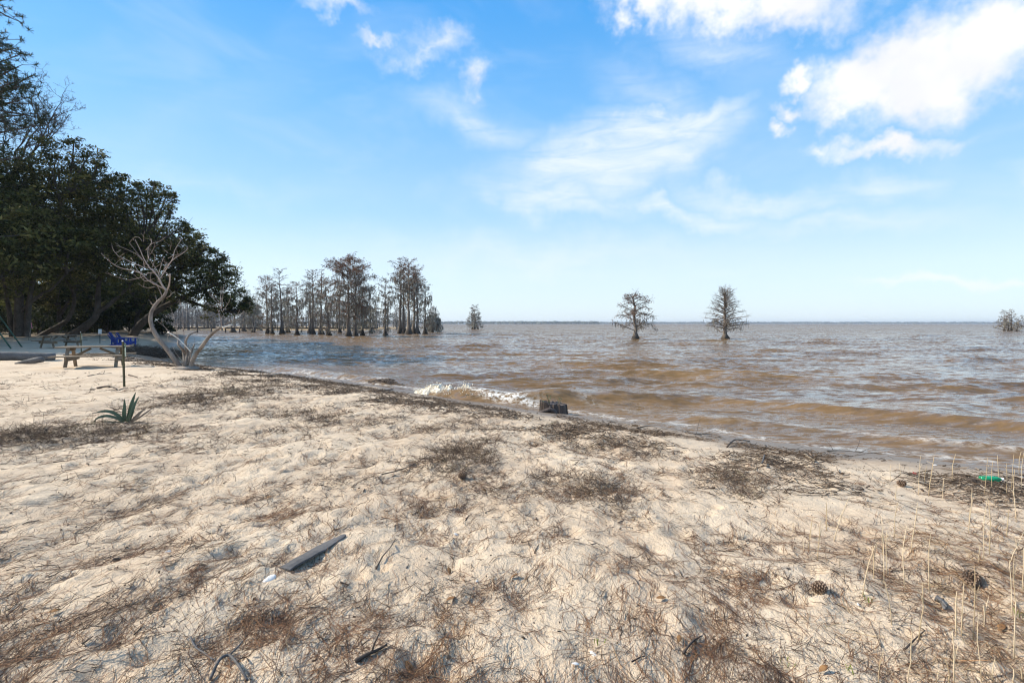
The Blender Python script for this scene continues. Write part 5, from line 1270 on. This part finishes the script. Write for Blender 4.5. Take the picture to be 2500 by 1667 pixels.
# ------------------------------------------------------------------ agave
def agave():
    p = hit(306, 1031); d = p.y
    root = empty('agave_plant', p, 'green spiky agave growing alone in the sand at left', 'plant'); rnd = random.Random(3)
    def Q(zx, zy, dy=0):
        px, py = zx / 4.9, 740 + zy / 4.9
        return at(px, py, d) - Vector(p) + Vector((0, dy * .45, 0))
    L = [  # centre line, widest half width, name, dry
     ([(1505, 1415, 0), (1500, 1330, -.02), (1505, 1240, -.03), (1498, 1140, -.03)], .042, 'leaf', 0), ([(1530, 1415, .02), (1560, 1290, .03), (1580, 1180, .04), (1612, 1065, .05)], .046, 'leaf', 0),
     ([(1550, 1415, 0), (1585, 1310, 0), (1615, 1215, 0), (1662, 1112, .01)], .038, 'leaf', 0), ([(1495, 1415, -.03), (1460, 1350, -.08), (1370, 1290, -.14), (1280, 1282, -.18), (1195, 1298, -.22)], .030, 'leaf', 0),
     ([(1490, 1420, -.04), (1440, 1370, -.12), (1340, 1335, -.20), (1235, 1365, -.26), (1180, 1470, -.28)], .026, 'leaf', 0), ([(1575, 1420, -.02), (1640, 1370, -.06), (1705, 1305, -.08), (1775, 1250, -.1)], .036, 'dry_leaf', 1),
     ([(1560, 1425, .03), (1650, 1375, .06), (1720, 1320, .1), (1800, 1262, .12), (1915, 1240, .14)], .016, 'dry_leaf', 1), ([(1520, 1415, .05), (1540, 1330, .12), (1535, 1260, .18), (1520, 1210, .24)], .036, 'leaf', 0),
     ([(1500, 1425, -.06), (1430, 1420, -.14), (1340, 1405, -.2), (1250, 1400, -.22)], .022, 'leaf', 0), ([(1530, 1430, -.05), (1480, 1445, -.12), (1430, 1470, -.16)], .018, 'dry_leaf', 1), ([(1590, 1430, -.03), (1680, 1420, -.05), (1760, 1410, -.05)], .014, 'dry_leaf', 1),
     ([(1550, 1420, -.05), (1580, 1350, -.1), (1600, 1290, -.12)], .030, 'leaf', 0)]
    for (pts, w, nm, dry) in L:
        P = [Q(*q) for q in pts]; m0 = MB(); out = limb(m0, P, 1, 1, rnd, 3, 0); n = len(out); m = MB()
        for i, c in enumerate(out):
            f = i / (n - 1); tdir = (out[min(i + 1, n - 1)] - out[max(i - 1, 0)]).normalized()
            sd = tdir.cross(Vector((0, -1, .35))).normalized(); nr = sd.cross(tdir).normalized()
            if nr.y > 0: nr = -nr
            ww = w * (.55 + .9 * f - 1.45 * f ** 2.2) * 1.05 if f < 1 else .001
            ww = max(ww, .0015)
            cup = ww * .45
            for (u, z) in ((-1, cup), (-.5, cup * .35), (0, 0), (.5, cup * .35), (1, cup), (.45, -.006 * (1 - f)), (-.45, -.006 * (1 - f))):
                m.v.append(tuple(c + sd * u * ww + nr * (z if abs(u) != .45 else z))); m.a.append(0.0 if f > .96 else (.95 if abs(u) == 1 else rnd.uniform(.3, .7)))
        for i in range(n - 1):
            for j in range(7): a, b = i * 7 + j, i * 7 + (j + 1) % 7; m.f.append((a, b, b + 7, a + 7))
        m.build(nm, M['agave_dry' if dry else 'agave'], root, True)
agave()

# ------------------------------------------------------------------ cones, shells, scraps
def pine_cone(px, py, L, label, rot, seed):
    p = hit(px, py); rnd = random.Random(seed)
    root = empty('pine_cone', p + Vector((0, 0, L * .36)), label, 'pine cone', 'pine cones on the sand'); root.rotation_euler = rot
    core = MB(); core.blob((0, 0, 0), (L * .17, L * .17, L * .46), rnd, 10, 8, .05, .2); core.build('core', M['cone'], root, True)
    sc_ = MB()
    for k in range(70):
        f = k / 70; z = (f - .5) * L * .92; rr = L * (.40 * math.sin(math.pi * (f * .82 + .12)) + .03); th = k * 2.39996
        u = Vector((math.cos(th), math.sin(th), .35)).normalized(); t = Vector((-math.sin(th), math.cos(th), 0)); w = L * .085
        c = Vector((0, 0, z)); e = c + u * rr
        b0 = len(sc_.v)
        for q, tt in ((c + u * L * .1 - t * w * .5, .1), (c + u * L * .1 + t * w * .5, .1), (e + t * w, .8), (e + Vector((0, 0, L * .05)), 1.0), (e - t * w, .8), (e + Vector((0, 0, -L * .04)), .5)): sc_.v.append(tuple(q)); sc_.a.append(tt)
        sc_.f += [(b0, b0 + 1, b0 + 2, b0 + 3, b0 + 4), (b0, b0 + 4, b0 + 5), (b0 + 1, b0 + 5, b0 + 2), (b0, b0 + 5, b0 + 1), (b0 + 4, b0 + 3, b0 + 5), (b0 + 3, b0 + 2, b0 + 5)]
    o = sc_.build('scales', M['cone'], root); o['kind'] = 'stuff'
pine_cone(1998, 1447, .082, 'open brown pine cone on clean sand at lower right', (R(70), R(20), R(40)), 1)
pine_cone(1128, 1168, .085, 'dark grey pine cone beside the weed clump at mid beach', (R(80), 0, R(70)), 2)
pine_cone(2372, 1425, .10, 'weathered grey round pine cone in the straw near the right edge', (R(75), R(-20), R(-30)), 3)
pine_cone(2200, 1187, .085, 'spiky grey pine cone in the wrack near the right shore', (R(80), R(10), R(10)), 4)
def shell(px, py, L, label, rot, seed):
    p = hit(px, py); rnd = random.Random(seed); m = MB(); ns, nr = 14, 6
    for i in range(nr + 1):
        f = i / nr
        for j in range(ns):
            th = 2 * math.pi * j / ns; rr = math.sin(f * math.pi / 2)
            m.v.append((L * .5 * rr * math.cos(th), L * .24 * rr * math.sin(th) * (1 + .25 * math.cos(th)), L * .16 * math.cos(f * math.pi / 2) * (1 + .05 * math.sin(f * 22)))); m.a.append(.5)
    for i in range(nr):
        for j in range(ns): a, b = i * ns + j, i * ns + (j + 1) % ns; m.f.append((a, a + ns, b + ns, b))
    o = m.build('mussel_shell', M['shell'], None, True); sm = o.modifiers.new('thick', 'SOLIDIFY'); sm.thickness = L * .03
    o.location = p + Vector((0, 0, .004)); o.rotation_euler = rot; tag(o, label, 'shell', 'pale shells on the sand')
shell(655, 1419, .085, 'long pale mussel shell below the grey board', (R(25), R(-20), R(42)), 1)
shell(1115, 1307, .05, 'bright white shell fragment right of the grey board', (R(20), R(30), R(10)), 2)
shell(1164, 1420, .03, 'tiny white shell chip below the bright shell fragment', (R(30), R(10), R(80)), 3)
shell(1448, 1598, .036, 'white shell tilted on edge near the bottom right of centre', (R(50), R(20), R(-40)), 4)
shell(1405, 1622, .03, 'small round white shell at the bottom right of centre', (R(10), R(10), R(10)), 5)
shell(410, 1348, .035, 'small grey white shell among the footprints at left', (R(40), R(0), R(20)), 6)
shell(2095, 1477, .025, 'tiny white shell chip on clean sand right of the open cone', (R(20), R(0), R(60)), 7)
shell(2283, 1136, .05, 'white scrap of shell on the wet sand at right', (R(10), R(0), R(10)), 8)
def bottle():
    p = hit(2418, 1178); rnd = random.Random(4)
    root = empty('plastic_bottle', p + Vector((0, 0, .035)), 'crushed green plastic bottle in the wrack at the right edge', 'bottle'); root.rotation_euler = (R(4), R(-3), R(-14))
    prof = [(-.085, .014), (-.082, .028), (-.06, .033), (-.03, .033), (0, .034), (.03, .033), (.055, .027), (.075, .014), (.086, .012)]; m = MB(); n = 20
    for i, (x, r) in enumerate(prof):
        for j in range(n):
            th = 2 * math.pi * j / n; k = 1 - .28 * math.exp(-((th - 1.6) / .7) ** 2) * math.exp(-((x - .01) / .04) ** 2) + rnd.uniform(-.03, .03)
            m.v.append((x, r * math.cos(th) * k, r * math.sin(th) * k)); m.a.append(.5)
    for i in range(len(prof) - 1):
        for j in range(n): a, b = i * n + j, i * n + (j + 1) % n; m.f.append((a, b, b + n, a + n))
    m.f.append(tuple(range(n))[::-1]); m.build('bottle_body', M['bottle'], root, True)
    MB().tube([(.084, 0, 0), (.102, 0, 0)], .0145, 14).build('cap', M['white'], root)
bottle()
def scrap(px, py, r, mat, name, label, seed):
    rnd = random.Random(seed); p = hit(px, py); m = MB(); m.blob((0, 0, r * .35), (r, r * .8, r * .55), rnd, 9, 6, .35)
    o = m.build(name, M[mat], None); o.location = p; tag(o, label, 'litter', 'scraps washed up in the wrack')
scrap(2234, 1157, .022, 'red', 'red_plastic_scrap', 'small crumpled red plastic scrap in the right wrack', 1)
scrap(2372, 1176, .04, 'drift_dark', 'bark_chunk', 'dark bark chunk left of the green bottle', 2)
scrap(2493, 1168, .022, 'white', 'foam_scrap', 'small white foam scrap at the right edge above the bottle', 3)
scrap(285, 1368, .02, 'drift_dark', 'bark_chunk', 'dark bark chip in a footprint at left', 4)
def dry_leaf(px, py, L, rz, label, seed):
    rnd = random.Random(seed); p = hit(px, py); m = MB(); n = 7
    for i in range(n):
        f = i / (n - 1); w = L * .22 * math.sin(math.pi * min(.98, f * .95 + .03)) + .001; z = .012 + .18 * L * f * f
        for u in (-1, 0, 1): m.v.append(((f - .5) * L, u * w, z + abs(u) * w * .5)); m.a.append(rnd.random())
    for i in range(n - 1):
        for j in range(2): a = i * 3 + j; m.f.append((a, a + 1, a + 4, a + 3))
    o = m.build('dry_leaf', M['leaf_dry'], None, True); sm = o.modifiers.new('thick', 'SOLIDIFY'); sm.thickness = .0012
    o.location = p; o.rotation_euler = (rnd.uniform(-.3, .3), rnd.uniform(-.3, .3), rz); tag(o, label, 'leaf', 'curled dead leaves on the sand')
for k, (px, py, L, rz, lab) in enumerate([(1100, 1470, .06, .8, 'curled orange brown leaf below the shell fragments'), (1258, 1412, .05, .2, 'tan dead leaf right of the tiny shell chip'), (1000, 1635, .06, 2.2, 'orange brown leaf at the bottom centre'), (1656, 1566, .045, 1.1, 'small amber leaf among straw at lower right of centre'),
        (1612, 1466, .05, .1, 'rust brown leaf beside the straw bundle right of centre'), (655, 1218, .05, .7, 'small rust leaf upright in the sand left of centre'), (1180, 1200, .05, 2.5, 'orange leaf just below the dark pine cone'), (2010, 1640, .05, .4, 'tan leaf at the bottom right'),
        (1095, 1398, .05, 1.9, 'ochre leaf standing on edge near the centre'), (2445, 1540, .06, .6, 'reddish brown leaf in the straw at the right edge'), (130, 1500, .05, .9, 'brown leaf at lower left')]):
    dry_leaf(px, py, L, rz, lab, 500 + k)
def green_tuft(px, py, label, seed):
    rs = np.random.RandomState(seed); p = hit(px, py); n = 8
    b = np.array(p)[None] + np.stack([rs.normal(0, .012, n), rs.normal(0, .012, n), np.zeros(n)], 1); a = rs.rand(n) * 6.28; e = np.stack([np.cos(a) * .014, np.sin(a) * .014, rs.uniform(.012, .03, n)], 1)
    V, F = ribbons(np.stack([b, b + e * .6 + [0, 0, .01], b + e], 1), np.tile([.003, .0035, .001], (n, 1)), rs)
    o = mesh_np('green_sprig', V, F, M['sprig'], None, {'t': np.repeat(rs.rand(n), 6)}); tag(o, label, 'weed', 'fresh green sprigs')
M['sprig'] = tint_mat('fresh_sprig', [(0, (.14, .19, .03)), (1, (.28, .33, .06))], .6, .2)
for k, (px, py, lab) in enumerate([(2080, 1642, 'fresh yellow green sprig at the bottom right'), (2122, 1470, 'tiny green shoot on clean sand right of the open cone'), (1922, 1625, 'green sprig in the straw at lower right of centre'), (1460, 1572, 'single yellow green shoot near the bottom centre right'), (2492, 1505, 'green sprig at the right edge in the straw')]):
    green_tuft(px, py, lab, 600 + k)

# ------------------------------------------------------------------ dry reed stalks at the right
REEDS = [(945,300,955,30),(1012,300,1045,28),(1172,205,1200,22),(1390,300,1410,45),(1440,260,1460,70),(1490,210,1465,25),(1540,300,1545,85),(1575,260,1580,20),(1590,300,1592,120),(1625,140,1640,5),(1640,260,1655,10),(1540,580,1560,400),(1610,480,1600,250),(1385,740,1400,310),(1425,700,1420,330),(1280,560,1300,250),(780,600,810,335),(890,690,945,350),(715,890,703,440),(855,940,860,500),(1020,960,1030,560),(365,610,475,305),(325,540,325,345),(220,600,222,470),(262,740,278,470),(200,660,235,440),(560,985,625,610),(645,860,640,640),(735,830,745,540),(770,1170,720,880),(940,1280,975,890),(895,1460,900,1200),(870,1567,890,1400),(1185,1560,1190,1220),(1200,1250,1210,950),(1235,1250,1270,890),(1315,1280,1340,780),(1350,760,1360,640),(1380,1560,1370,1100),(1390,1200,1388,1040),(1440,1540,1465,1400),(1590,1400,1580,980),(1605,1040,1595,710),(1580,1110,1570,740),(1645,960,1650,650),(1550,760,1655,545),(790,330,800,230),(1070,1560,1090,1470),(1150,1567,1155,1480),(1580,1567,1585,1470),(1650,1560,1645,1440),(675,1567,690,1400),(1110,330,1115,180),(1290,500,1295,380),(705,700,705,560),(175,680,170,590),(100,550,103,480),(985,220,1000,100),(830,180,822,80),(760,210,760,90)]
def reeds():
    rnd = random.Random(41)
    bases = hits([(1900 + a / 2.765, 1100 + b / 2.765) for a, b, _, _ in REEDS])
    marks = [((2418, 1178), 'by the green bottle'), ((2340, 1205), 'left of the green bottle'), ((2470, 1200), 'right of the green bottle'), ((2400, 1260), 'just below the green bottle'), ((2495, 1160), 'at the edge right of the bottle'), ((2360, 1290), 'well below the bottle'), ((2260, 1205), 'right of the red scrap'), ((2440, 1330), 'above the weathered grey cone'), ((2330, 1540), 'below the silver splinter'), ((2400, 1600), 'in the lowest straw'), ((2234, 1157), 'by the red scrap'), ((1998, 1447), 'by the open brown cone'), ((2372, 1425), 'by the weathered grey cone'), ((2295, 1485), 'by the silver driftwood splinter'),
             ((2200, 1187), 'by the spiky cone in the wrack'), ((2490, 1460), 'at the right edge'), ((2330, 1660), 'at the bottom edge'), ((2020, 1270), 'on the smooth sand'), ((2140, 1300), 'right of the smooth sand'), ((2150, 1640), 'at the bottom, left of the straw')]
    for k, ((a, b, c, e), B) in enumerate(zip(REEDS, bases)):
        B = Vector(B); top = at(1900 + c / 2.765, 1100 + e / 2.765, B.y) - B; top.y += rnd.gauss(0, .05) * top.z
        m = MB(); r = rnd.uniform(.0013, .0024) * (1 + .09 * B.y); kink = Vector((rnd.gauss(0, .02), rnd.gauss(0, .02), 0)) * top.z; tv = rnd.uniform(0, 1)
        m.tube([Vector((0, 0, -.04)), top * .3 + kink * .5, top * .6 + kink, top * .85 + kink * .4, top], [r, r * .95, r * .85, r * .8, r * .35], 5, True, t=tv)
        px, py = 1900 + a / 2.765, 1100 + b / 2.765; place = min(marks, key=lambda q: math.hypot(q[0][0] - px, q[0][1] - py))[1]
        h = top.z; sl = top.x / max(top.z, .01)
        size = 'short' if h < .16 else ('tall' if h > .34 else 'middling'); lean = 'leaning right' if sl > .14 else ('leaning left' if sl < -.03 else 'upright')
        o = m.build('dry_reed_stalk', M['reed'], None, True); o.location = B
        tag(o, f'{size} thin pale dry reed stalk, {lean}, {place}', 'reed', 'dry reed stalks at the right')
        if k % 3 == 0:
            f = rnd.uniform(.4, .7); q = top * f + kink * .9; s_ = rnd.choice((-1, 1))
            MB().tube([q, q + Vector((s_ * .012, 0, .05)), q + Vector((s_ * .03, .01, .075))], [r * .8, r * .7, .0006], 4, False, t=tv).build('blade', M['reed'], o)
reeds()

# ------------------------------------------------------------------ straw, weeds and wrack, too many to count
# patches: (photo x, y of the centre, half width, half depth in photo pixels, strength)
PATCH = [(565, 962, 110, 28, 1.3), (500, 925, 60, 14, .7), (610, 930, 80, 10, .6), (720, 1012, 110, 16, .8), (790, 1022, 50, 16, .8), (1130, 1108, 75, 34, 1.4), (1190, 1140, 55, 18, .8), (1060, 1050, 90, 16, .8), (1150, 1040, 60, 18, .6), (110, 1062, 170, 34, 1.1), (330, 1050, 120, 18, .8), (30, 1110, 80, 20, .5),
         (1800, 1180, 70, 26, 1.0), (1860, 1200, 50, 14, .6), (1450, 1092, 90, 12, .95), (1560, 1110, 60, 12, .7), (1440, 1200, 90, 26, .8), (1350, 1170, 60, 20, .6), (1500, 1240, 60, 20, .5), (930, 1030, 70, 14, .5), (1250, 1200, 60, 20, .4), (670, 1060, 70, 18, .4), (480, 1000, 40, 8, .4), (1000, 1000, 120, 10, .35), (870, 1180, 70, 14, .3), (560, 1080, 90, 20, .35)]
def build_patch_world():
    out = []
    for (px, py, a, b, st) in PATCH:
        c, l, r, n, f = hits([(px, py), (px - a, py), (px + a, py), (px, py + b), (px, py - b)])
        out.append((c[0], c[1], abs(r[0] - l[0]) / 2, abs(f[1] - n[1]) / 2, st))
    return out
PW = build_patch_world()
def patch_density(x, y):
    q = np.zeros(x.shape)
    wx = x + .10 * perlin(x * 3, y * 3, 81); wy = y + .14 * perlin(x * 3, y * 3, 82)
    for (cx, cy, a, b, st) in PW: q = np.maximum(q, st * np.exp(-(((wx - cx) / a) ** 2 + ((wy - cy) / b) ** 2) ** 1.1))
    return q * (.45 + .85 * sst(perlin(x * 5, y * 5, 83) + .6 * perlin(x * 11, y * 11, 84), -.35, .45))
def sample(n, rs, ymin=1.35, ymax=15, spread=1.12):
    y = ymin * (ymax / ymin) ** rs.rand(n); x = rs.uniform(-1, 1, n) * (y * spread + .5); return x, y
def low(x, y):      # hollows of the sand catch more straw
    return sst(-(perlin(x * 2.3, y * 2.0, 31) + .7 * perlin(x * 4.6, y * 4.2, 32)), -.25, .6)
def pine_straw():
    rs = np.random.RandomState(91)
    x, y = sample(50000, rs, 1.3, 13); s = shore_s(x, y)
    den = (.14 + .80 * low(x, y)) * (.42 + .75 * sst(perlin(x * .9, y * .9, 92), -.35, .55))
    smooth_ = np.exp(-(((x - 2.6) / 1.3) ** 2 + ((y - 3.9) / .9) ** 2)); den *= 1 - .85 * smooth_
    corner = sst(x - .35 * y, .6, 1.5) * (1 - sst(y, 3.2, 4.4)); den = den + .30 * corner
    den *= sst(s, 2.2, 3.4) * (1 - .45 * sst(y, 4.5, 9))
    k = rs.rand(len(x)) < den * .62; x, y = x[k], y[k]; n = len(x); corner = corner[k]
    per = 8; base = rs.normal(0, R(36), n) + .6 * perlin(x * .7, y * .7, 93); rnd_dir = rs.rand(n) < .22; base = np.where(rnd_dir, rs.rand(n) * np.pi, base)
    N = n * per; A0 = np.repeat(base, per); A = A0 + rs.normal(0, .26, N); al_, ac_ = rs.normal(0, .09, N), rs.normal(0, .018, N); X = np.repeat(x, per) + al_ * np.sin(A0) + ac_ * np.cos(A0); Y = np.repeat(y, per) + al_ * np.cos(A0) - ac_ * np.sin(A0)
    L = rs.uniform(.05, .17, N); dx, dy = np.sin(A) * L / 2, np.cos(A) * L / 2; bend = rs.normal(0, .012, N)
    PX = np.stack([X - dx, X + bend * np.cos(A), X + dx], 1); PY = np.stack([Y - dy, Y - bend * np.sin(A), Y + dy], 1)
    PZ = height(PX.ravel(), PY.ravel()).reshape(N, 3); lift = rs.gamma(1.2, .0028, (N, 1)); tilt = rs.normal(0, .006, N)
    PZ = np.maximum(PZ, PZ.mean(1, keepdims=True) - .004) + lift + np.stack([-tilt, 0 * tilt, tilt], 1) + .002
    w = (.0014 * (1 + .22 * np.repeat(y, per)))[:, None] * np.array([.7, 1, .6]) * rs.uniform(.7, 1.25, (N, 1))
    V, F = ribbons(np.stack([PX, PY, PZ], -1), w, rs, np.array([0, 0, 1.0]))
    t = np.clip(np.repeat(rs.normal(.36, .18, n), per) + rs.normal(0, .13, N) + np.where(rs.rand(N) < np.repeat(corner, per) * .45, .45, 0), 0, 1)
    o = mesh_np('pine_straw', V, F, M['litter'], None, {'t': np.repeat(t, 6)}); tag(o, 'brown pine needles blown into streaks over the whole near sand', 'pine straw', kind='stuff')
pine_straw()
def weeds():
    rs = np.random.RandomState(95)
    # loose single plants, and closed mats where the photograph shows them
    x, y = sample(52000, rs, 1.4, 15); s = shore_s(x, y); pd = patch_density(x, y)
    loose = .048 * (.3 + 1.1 * sst(perlin(x * 1.1 + 5, y * 1.1, 96), -.3, .5)) * (1 - .8 * np.exp(-(((x - 2.6) / 1.5) ** 2 + ((y - 3.9) / 1.1) ** 2)))
    den = (loose + 1.0 * pd) * sst(s, 1.8, 2.8)
    k = rs.rand(len(x)) < den; x, y, pd = x[k], y[k], pd[k]; n = len(x)
    per = 11; N = n * per
    X = np.repeat(x, per) + rs.normal(0, .035, N) * (1 + .06 * np.repeat(y, per)); Y = np.repeat(y, per) + rs.normal(0, .035, N) * (1 + .10 * np.repeat(y, per))
    L = rs.gamma(4, .017, N) * (1 + .35 * np.repeat(pd, per)); az = rs.rand(N) * 2 * np.pi; el = np.abs(rs.normal(0, 1, N)) * np.where(np.repeat(pd, per) > .25, R(25), R(15)) + R(3)
    d = np.stack([np.cos(az) * np.cos(el), np.sin(az) * np.cos(el), np.sin(el)], 1) * L[:, None]
    B = np.stack([X, Y, height(X, Y) - .004], 1); mid = B + d * .5 + rs.normal(0, .05, (N, 3)) * L[:, None] * [1, 1, .5]; E = B + d + rs.normal(0, .09, (N, 3)) * L[:, None]
    lift = np.maximum(0, .003 - (E[:, 2] - B[:, 2])); E[:, 2] += lift
    w = (.0011 * (1 + .30 * np.repeat(y, per)))[:, None] * rs.uniform(.7, 1.5, (N, 1)); P = np.stack([B, mid, E], 1)
    V1, F1 = ribbons(P, w * np.array([1.1, .9, .5]), rs); tb = np.clip(np.repeat(rs.normal(.36, .17, n) + .20 * (pd > .2), per) + rs.normal(0, .13, N), 0, .97)
    # side twigs
    m2 = rs.rand(N) < .8; Q = mid[m2]; n2 = len(Q); d2 = d[m2] * .5 + rs.normal(0, .45, (n2, 3)) * L[m2][:, None]; d2[:, 2] = np.abs(d2[:, 2]) * .8
    V2, F2 = ribbons(np.stack([Q, Q + d2 * .5, Q + d2], 1) * 1.0, w[m2] * np.array([.8, .7, .4]), rs)
    V, F = join([(V1, F1), (V2, F2)]); o = mesh_np('dry_weeds', V, F, M['weed'], None, {'t': np.concatenate([np.repeat(tb, 6), np.repeat(tb[m2], 6)])})
    tag(o, 'dry grey brown beach weeds, loose and in matted patches', 'weeds', kind='stuff')
weeds()
def wrack():
    rs = np.random.RandomState(97)
    n0 = 90000; f = rs.rand(n0) * (len(SHORE) - 8) + 3; i = f.astype(int); t = (f - i)[:, None]; i = np.minimum(i, len(SHORE) - 2)
    P = SHORE[i] * (1 - t) + SHORE[i + 1] * t; dr = SHORE[i + 1] - SHORE[i]; seg = np.hypot(dr[:, 0], dr[:, 1]); dr /= seg[:, None]
    nrm = np.stack([-dr[:, 1], dr[:, 0]], 1)     # towards the land
    keep = rs.rand(n0) < seg / 3.0
    o1 = rs.uniform(.5, 5.0, n0); x, y = (P + nrm * o1[:, None]).T
    s = shore_s(x, y) + .35 * perlin(x * .8, y * .8, 98)
    right = sst(x, -.5, 3)
    line1 = np.exp(-((s - (1.5 + .12 * right)) / .24) ** 2) * (.85 + .2 * right); line2 = np.exp(-((s - 2.5) / .42) ** 2) * .75; line3 = np.exp(-((s - 3.5) / .5) ** 2) * .30 * right
    den = (line1 + line2 + line3) * sst(perlin(x * 1.0, y * 1.0, 99), -.40, .30) + .18 * np.exp(-((s - 1.05) / .06) ** 2) * right
    den *= np.where(x < -13, .35, 1.0)
    k = keep & (rs.rand(n0) < den) & (np.hypot(x, y) < 32); x, y, dr = x[k], y[k], dr[k]; n = len(x); r = np.hypot(x, y)
    per = 5; N = n * per; X = np.repeat(x, per) + rs.normal(0, .06, N); Y = np.repeat(y, per) + rs.normal(0, .06, N)
    A = np.repeat(np.arctan2(dr[:, 1], dr[:, 0]), per) + rs.normal(0, .65, N); L = rs.gamma(2.0, .028, N) + .02; L = np.where(rs.rand(N) < .05, L * 2.6, L)
    dx, dy = np.cos(A) * L / 2, np.sin(A) * L / 2; bd = rs.normal(0, .10, N) * L
    PX = np.stack([X - dx, X - bd * np.sin(A), X + dx], 1); PY = np.stack([Y - dy, Y + bd * np.cos(A), Y + dy], 1); PZ = height(PX.ravel(), PY.ravel()).reshape(N, 3)
    tilt = rs.normal(0, .12, N) * L; PZ = np.maximum(PZ, PZ.mean(1, keepdims=True) - .006) + rs.gamma(1.4, .008, (N, 1)) + np.stack([-tilt, 0 * tilt, tilt], 1); PZ = np.maximum(PZ, WATER - .05)
    rad = (.0013 + .00022 * np.repeat(r, per))[:, None] * rs.gamma(3, .38, (N, 1)) * np.array([.9, 1, .6])
    V, F = prisms(np.stack([PX, PY, PZ], -1)[:, ::2], rad[:, ::2], rs, 3); t = np.clip(rs.beta(1.7, 2.6, N), 0, 1)
    o = mesh_np('shoreline_wrack', V, F, M['wrack'], None, {'t': np.repeat(t, 6)}); tag(o, 'bands of washed up twigs and reed bits along the shoreline', 'wrack', kind='stuff')
wrack()
def twigs():
    rs = np.random.RandomState(98); x, y = sample(9000, rs, 1.3, 13); s = shore_s(x, y); k = (s > 2.0) & (rs.rand(len(x)) < (.25 + .6 * low(x, y)) * (1 - .8 * np.exp(-(((x - 2.6) / 1.3) ** 2 + ((y - 3.7) / .9) ** 2)))); x, y = x[k], y[k]; n = len(x)
    A = rs.rand(n) * np.pi; L = rs.gamma(3, .016, n) * (1 + .05 * y); K = 4; f = np.linspace(-.5, .5, K)
    bend = np.cumsum(rs.normal(0, .08, (n, K)), 1) * L[:, None] * .3
    PX = x[:, None] + np.cos(A)[:, None] * L[:, None] * f - np.sin(A)[:, None] * bend; PY = y[:, None] + np.sin(A)[:, None] * L[:, None] * f + np.cos(A)[:, None] * bend
    PZ = height(PX.ravel(), PY.ravel()).reshape(n, K); PZ = np.maximum(PZ, PZ.mean(1, keepdims=True) - .003) + .002 + rs.gamma(1, .003, (n, 1)) + rs.normal(0, .05, n)[:, None] * f * L[:, None]
    rad = (.0009 + .00028 * y)[:, None] * rs.gamma(4, .25, (n, 1)) * np.linspace(1.1, .5, K)
    V, F = prisms(np.stack([PX, PY, PZ], -1), rad, rs, 3)
    o = mesh_np('fallen_twigs', V, F, M['wrack'], None, {'t': np.repeat(rs.beta(1.3, 3.4, n), 3 * K)}); tag(o, 'small crooked dark twigs lying all over the sand', 'twigs', kind='stuff')
twigs()
def crumbs():
    rs = np.random.RandomState(99); x, y = sample(15000, rs, 1.3, 12); s = shore_s(x, y); k = (s > 1.0) & (rs.rand(len(x)) < .25 + .6 * low(x, y)); x, y = x[k], y[k]; n = len(x)
    C = np.stack([x, y, height(x, y) + .002], 1); r = (.0016 + rs.gamma(1.5, .0014, n))[:, None] * (1 + .08 * y[:, None])
    a = rs.normal(size=(n, 3)); a /= np.linalg.norm(a, axis=1, keepdims=True); b = np.cross(a, rs.normal(size=(n, 3))); b /= np.linalg.norm(b, axis=1, keepdims=True); c = np.cross(a, b)
    V = np.stack([C + a * r, C + b * r * .7, C - a * r, C - b * r * .7, C + c * r * .5], 1); i = np.arange(n)[:, None] * 5
    F = np.concatenate([i + [0, 1, 4], i + [1, 2, 4], i + [2, 3, 4], i + [3, 0, 4], i + [2, 1, 0], i + [3, 2, 0]], 0)
    o = mesh_np('bark_crumbs', V, F, M['wrack'], None, {'t': np.repeat(rs.beta(1.5, 3, n), 5)}); tag(o, 'tiny bark crumbs and seed bits sprinkled over the sand', 'litter', kind='stuff')
crumbs()
def bank_brush():
    rs = np.random.RandomState(103); n = 2600; t = rs.rand(n); px = 325 + 95 * t; d = 27 + 5 * rs.rand(n)
    x = (px - 1250) / FPX * d + rs.normal(0, .3, n); y = d; z = np.maximum(height(x, y), WATER)
    az = rs.rand(n) * 6.28; L = rs.uniform(.2, .7, n); e = np.stack([np.cos(az) * L, np.sin(az) * L, rs.normal(.04, .10, n)], 1); B = np.stack([x, y, z + .02 + rs.gamma(1, .035, n)], 1)
    V, F = prisms(np.stack([B, B + e * .5 + rs.normal(0, .04, (n, 3)), B + e], 1), np.tile([.014, .011, .005], (n, 1)) * rs.uniform(.6, 1.6, (n, 1)), rs, 3)
    o = mesh_np('bank_brush', V, F, M['wrack'], None, {'t': np.repeat(rs.beta(1.3, 3.2, n), 9)}); tag(o, 'tangle of dark sticks on the shaded bank behind the blue chairs', 'brush', kind='stuff')
bank_brush()

# ------------------------------------------------------------------ air
def haze():
    o = MB().box((300, 1200, 12.0), (13600, 7700, 30.0)).build('haze', None); m = bpy.data.materials.new('haze'); m.use_nodes = True; T = NT(m.node_tree); T.n.clear()
    out = T.node('ShaderNodeOutputMaterial'); v = T.node('ShaderNodeVolumePrincipled'); v.inputs['Color'].default_value = (.80, .88, 1.0, 1); v.inputs['Density'].default_value = HAZE; v.inputs['Anisotropy'].default_value = .2
    T.l.new(v.outputs[0], out.inputs['Volume']); o.data.materials.append(m); tag(o, 'pale bluish air over the lake', 'haze', kind='stuff')
HAZE = 0.00016
haze()
